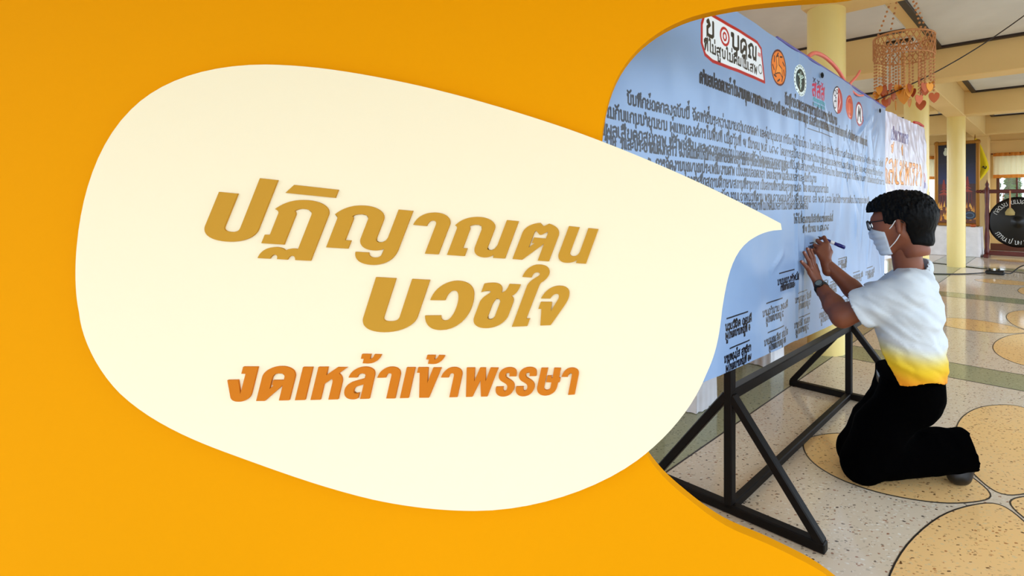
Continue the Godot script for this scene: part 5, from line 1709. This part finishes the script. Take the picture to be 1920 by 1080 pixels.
# ------------------------------------------------------------------ hanging ornament, wire, small things
func heart(st: SurfaceTool, c: Vector3, s: float, turn: float) -> void:
	var p := path("M 0 -60 C -70 -10 -60 50 -25 50 C -8 50 0 35 0 25 C 0 35 8 50 25 50 C 60 50 70 -10 0 -60 Z")
	var b := Basis(Vector3.UP, turn)
	extrude(st, p, -0.002, 0.002, PackedVector2Array(), func(q: Vector2, z: float) -> Vector3: return c + b * Vector3(q.x * s / 100.0, q.y * s / 100.0, z))

func build_hanging() -> void:
	var o := hall_thing("hanging_ornament", "woven hanging ornament with bead strings and copper and gold hearts under the ceiling", "hanging ornament", 2.86, 2.05, 0.0)
	var R := 0.225
	var yr := 0.47
	obj("hoop", tube_mesh(ring_pts(Vector3(0, yr, 0), R, 32, Vector3.RIGHT, Vector3.BACK), 0.008, 6, true), M.straw, o)
	obj("hoop", tube_mesh(ring_pts(Vector3(0, yr - 0.16, 0), R * 0.98, 32, Vector3.RIGHT, Vector3.BACK), 0.005, 6, true), M.straw, o)
	# diagonal weave between the hoops
	for dirn in [-1.0, 1.0]:
		var st := st_new()
		for k in 30:
			var pts: Array = []
			for j in 5:
				var an: float = TAU * (k / 30.0 + dirn * j * 0.018)
				pts.append(Vector3(cos(an) * (R + 0.002 * dirn), yr - 0.04 * j, sin(an) * (R + 0.002 * dirn)))
			tube(st, pts, 0.0042, 4)
		obj("weave", done(st), M.straw, o)
	var bead := SphereMesh.new()
	bead.radius = 0.0095
	bead.height = 0.019
	bead.radial_segments = 8
	bead.rings = 4
	# strings of beads with hearts at their ends
	for k in 26:
		var an := TAU * k / 26.0
		var rr := R * (0.96 if k % 2 == 0 else 0.7)
		var drop := 0.20 + 0.055 * rng.randf() + (0.10 if k % 3 == 0 else 0.0)
		var st := st_new()
		var top := Vector3(cos(an) * rr, yr - (0.15 if k % 2 == 0 else 0.02), sin(an) * rr)
		var low := Vector3(top.x, yr - 0.16 - drop, top.z)
		tube(st, [top, low], 0.0022, 4)
		var n := int((top.y - low.y) / 0.026)
		for j in n:
			st.append_from(bead, 0, Transform3D(Basis(), Vector3(top.x, top.y - 0.026 * (j + 0.5), top.z)))
		obj("bead_string", done(st), M.straw, o)
		st = st_new()
		heart(st, low - Vector3(0, 0.03, 0), 0.056 + 0.02 * rng.randf(), an + rng.randf())
		obj("heart", done(st), M.copper_foil if k % 4 else M.gold_foil, o)
	for q in [[0.02, -0.02, 0.0, 0.13], [-0.05, 0.0, 0.05, 0.09], [0.06, 0.01, -0.03, 0.10], [-0.09, 0.01, -0.02, 0.08]]:
		var st := st_new()
		tube(st, [Vector3(q[0], yr, q[2]), Vector3(q[0], q[1] + 0.06, q[2])], 0.0022, 4)
		heart(st, Vector3(q[0], q[1] + 0.03, q[2]), q[3], rng.randf() * 3.0)
		obj("heart", done(st), M.gold_foil, o)
	# bead chains up to the ceiling
	for k in 4:
		var an := TAU * (k + 0.5) / 4.0
		var a := Vector3(cos(an) * R, yr, sin(an) * R)
		var b := Vector3(0, 1.045, 0)
		var st := st_new()
		tube(st, [a, b], 0.002, 4)
		for j in 14:
			st.append_from(bead, 0, Transform3D(Basis(), a.lerp(b, (j + 0.5) / 15.0)))
		obj("chain", done(st), M.straw, o)
	# wire from the column to the ceiling
	var w0 := W(2.36, 1.87, -0.32)
	var wr := thing("wire", "thin dark wire stretched from the near column up to the ceiling", "wire", w0)
	var w1 := W(4.10, 3.07, 1.0)
	var pts: Array = []
	for k in 13:
		var f := k / 12.0
		pts.append((w1 - w0) * f - Vector3(0, 0.10 * sin(f * PI), 0))
	obj("strand", tube_mesh(pts, 0.005, 6), mat(Color(0.15, 0.07, 0.05), 0.6), wr)

func build_small() -> void:
	# pink plastic ribbon tied along the banner's top edge
	var rb := hall_thing("ribbon", "pink plastic ribbon tied in a bow on the large banner's top edge", "ribbon", 1.30, 1.88, 0.0)
	obj("strand", tube_mesh(catmull([Vector3(-0.55, 0.03, 0.02), Vector3(-0.40, 0.085, 0.0), Vector3(-0.2, 0.10, -0.01), Vector3(-0.03, 0.06, 0), Vector3(0.06, -0.02, 0.02)], false, 5), 0.011, 6), M.pink, rb)
	obj("loop", tube_mesh(catmull([Vector3(0.06, -0.01, 0.02), Vector3(0.2, 0.07, 0.03), Vector3(0.30, 0.125, 0.02), Vector3(0.31, 0.10, 0.0), Vector3(0.2, 0.04, 0.0), Vector3(0.07, -0.02, 0.02)], false, 5), 0.0075, 6), M.pink, rb)
	obj("tail", tube_mesh(catmull([Vector3(0.06, -0.015, 0.02), Vector3(0.16, -0.05, 0.045), Vector3(0.3, -0.03, 0.04)], false, 5), 0.006, 6), M.pink, rb)
	obj("knot", lathe([Vector2(0, -0.022), Vector2(0.02, -0.012), Vector2(0.022, 0.01), Vector2(0, 0.022)], 10, Basis(), Vector3(0.06, -0.012, 0.02)), M.pink, rb)
	# power strip and cables on the floor
	var ex := hall_thing("power_strip", "black cable block lying on the terrazzo floor in front of the gong", "power strip", 8.25, 0.001, 0.19)
	obj("case", box_mesh(Vector3(0, 0.035, 0), Vector3(0.1, 0.06, 0.26), 0.015), M.black, ex)
	for k in 3:
		obj("plug", box_mesh(Vector3(0.0, 0.08, -0.07 + 0.06 * k), Vector3(0.04, 0.04, 0.035), 0.008), M.black if k != 1 else M.white, ex)
	var cb := hall_thing("cable", "black cable running left along the floor from the power strip", "cable", 8.25, 0.008, 0.05)
	obj("cord", tube_mesh(catmull([Vector3(0, 0.01, 0), Vector3(-0.2, 0, -0.2), Vector3(-0.42, 0, -0.42), Vector3(-0.62, 0, -0.7), Vector3(-0.95, 0, -1.0), Vector3(-1.2, 0, -1.5)], false, 5), 0.009, 6), M.black, cb)
	var cc := hall_thing("cable", "black cable arching up beside the power strip and off to the right", "cable", 8.25, 0.008, 0.32)
	obj("cord", tube_mesh(catmull([Vector3(0, 0.03, 0), Vector3(0.05, 0.03, 0.08), Vector3(0.1, 0.13, 0.18), Vector3(0.1, 0.17, 0.3), Vector3(0.05, 0.1, 0.45), Vector3(0.0, 0.0, 0.55), Vector3(-0.4, 0, 0.7), Vector3(-0.9, 0, 1.2)], false, 5), 0.009, 6), M.black, cc)
	var cd := hall_thing("cable", "thin dark cable crossing the floor behind the clear standing column", "cable", 9.5, 0.006, 0.0)
	obj("cord", tube_mesh(catmull([Vector3(-0.3, 0, -1.5), Vector3(-0.15, 0, -0.9), Vector3(-0.45, 0, -0.2), Vector3(-0.75, 0, 0.5), Vector3(-1.1, 0, 1.3), Vector3(-1.3, 0, 2.4)], false, 6), 0.006, 6), M.black, cd)
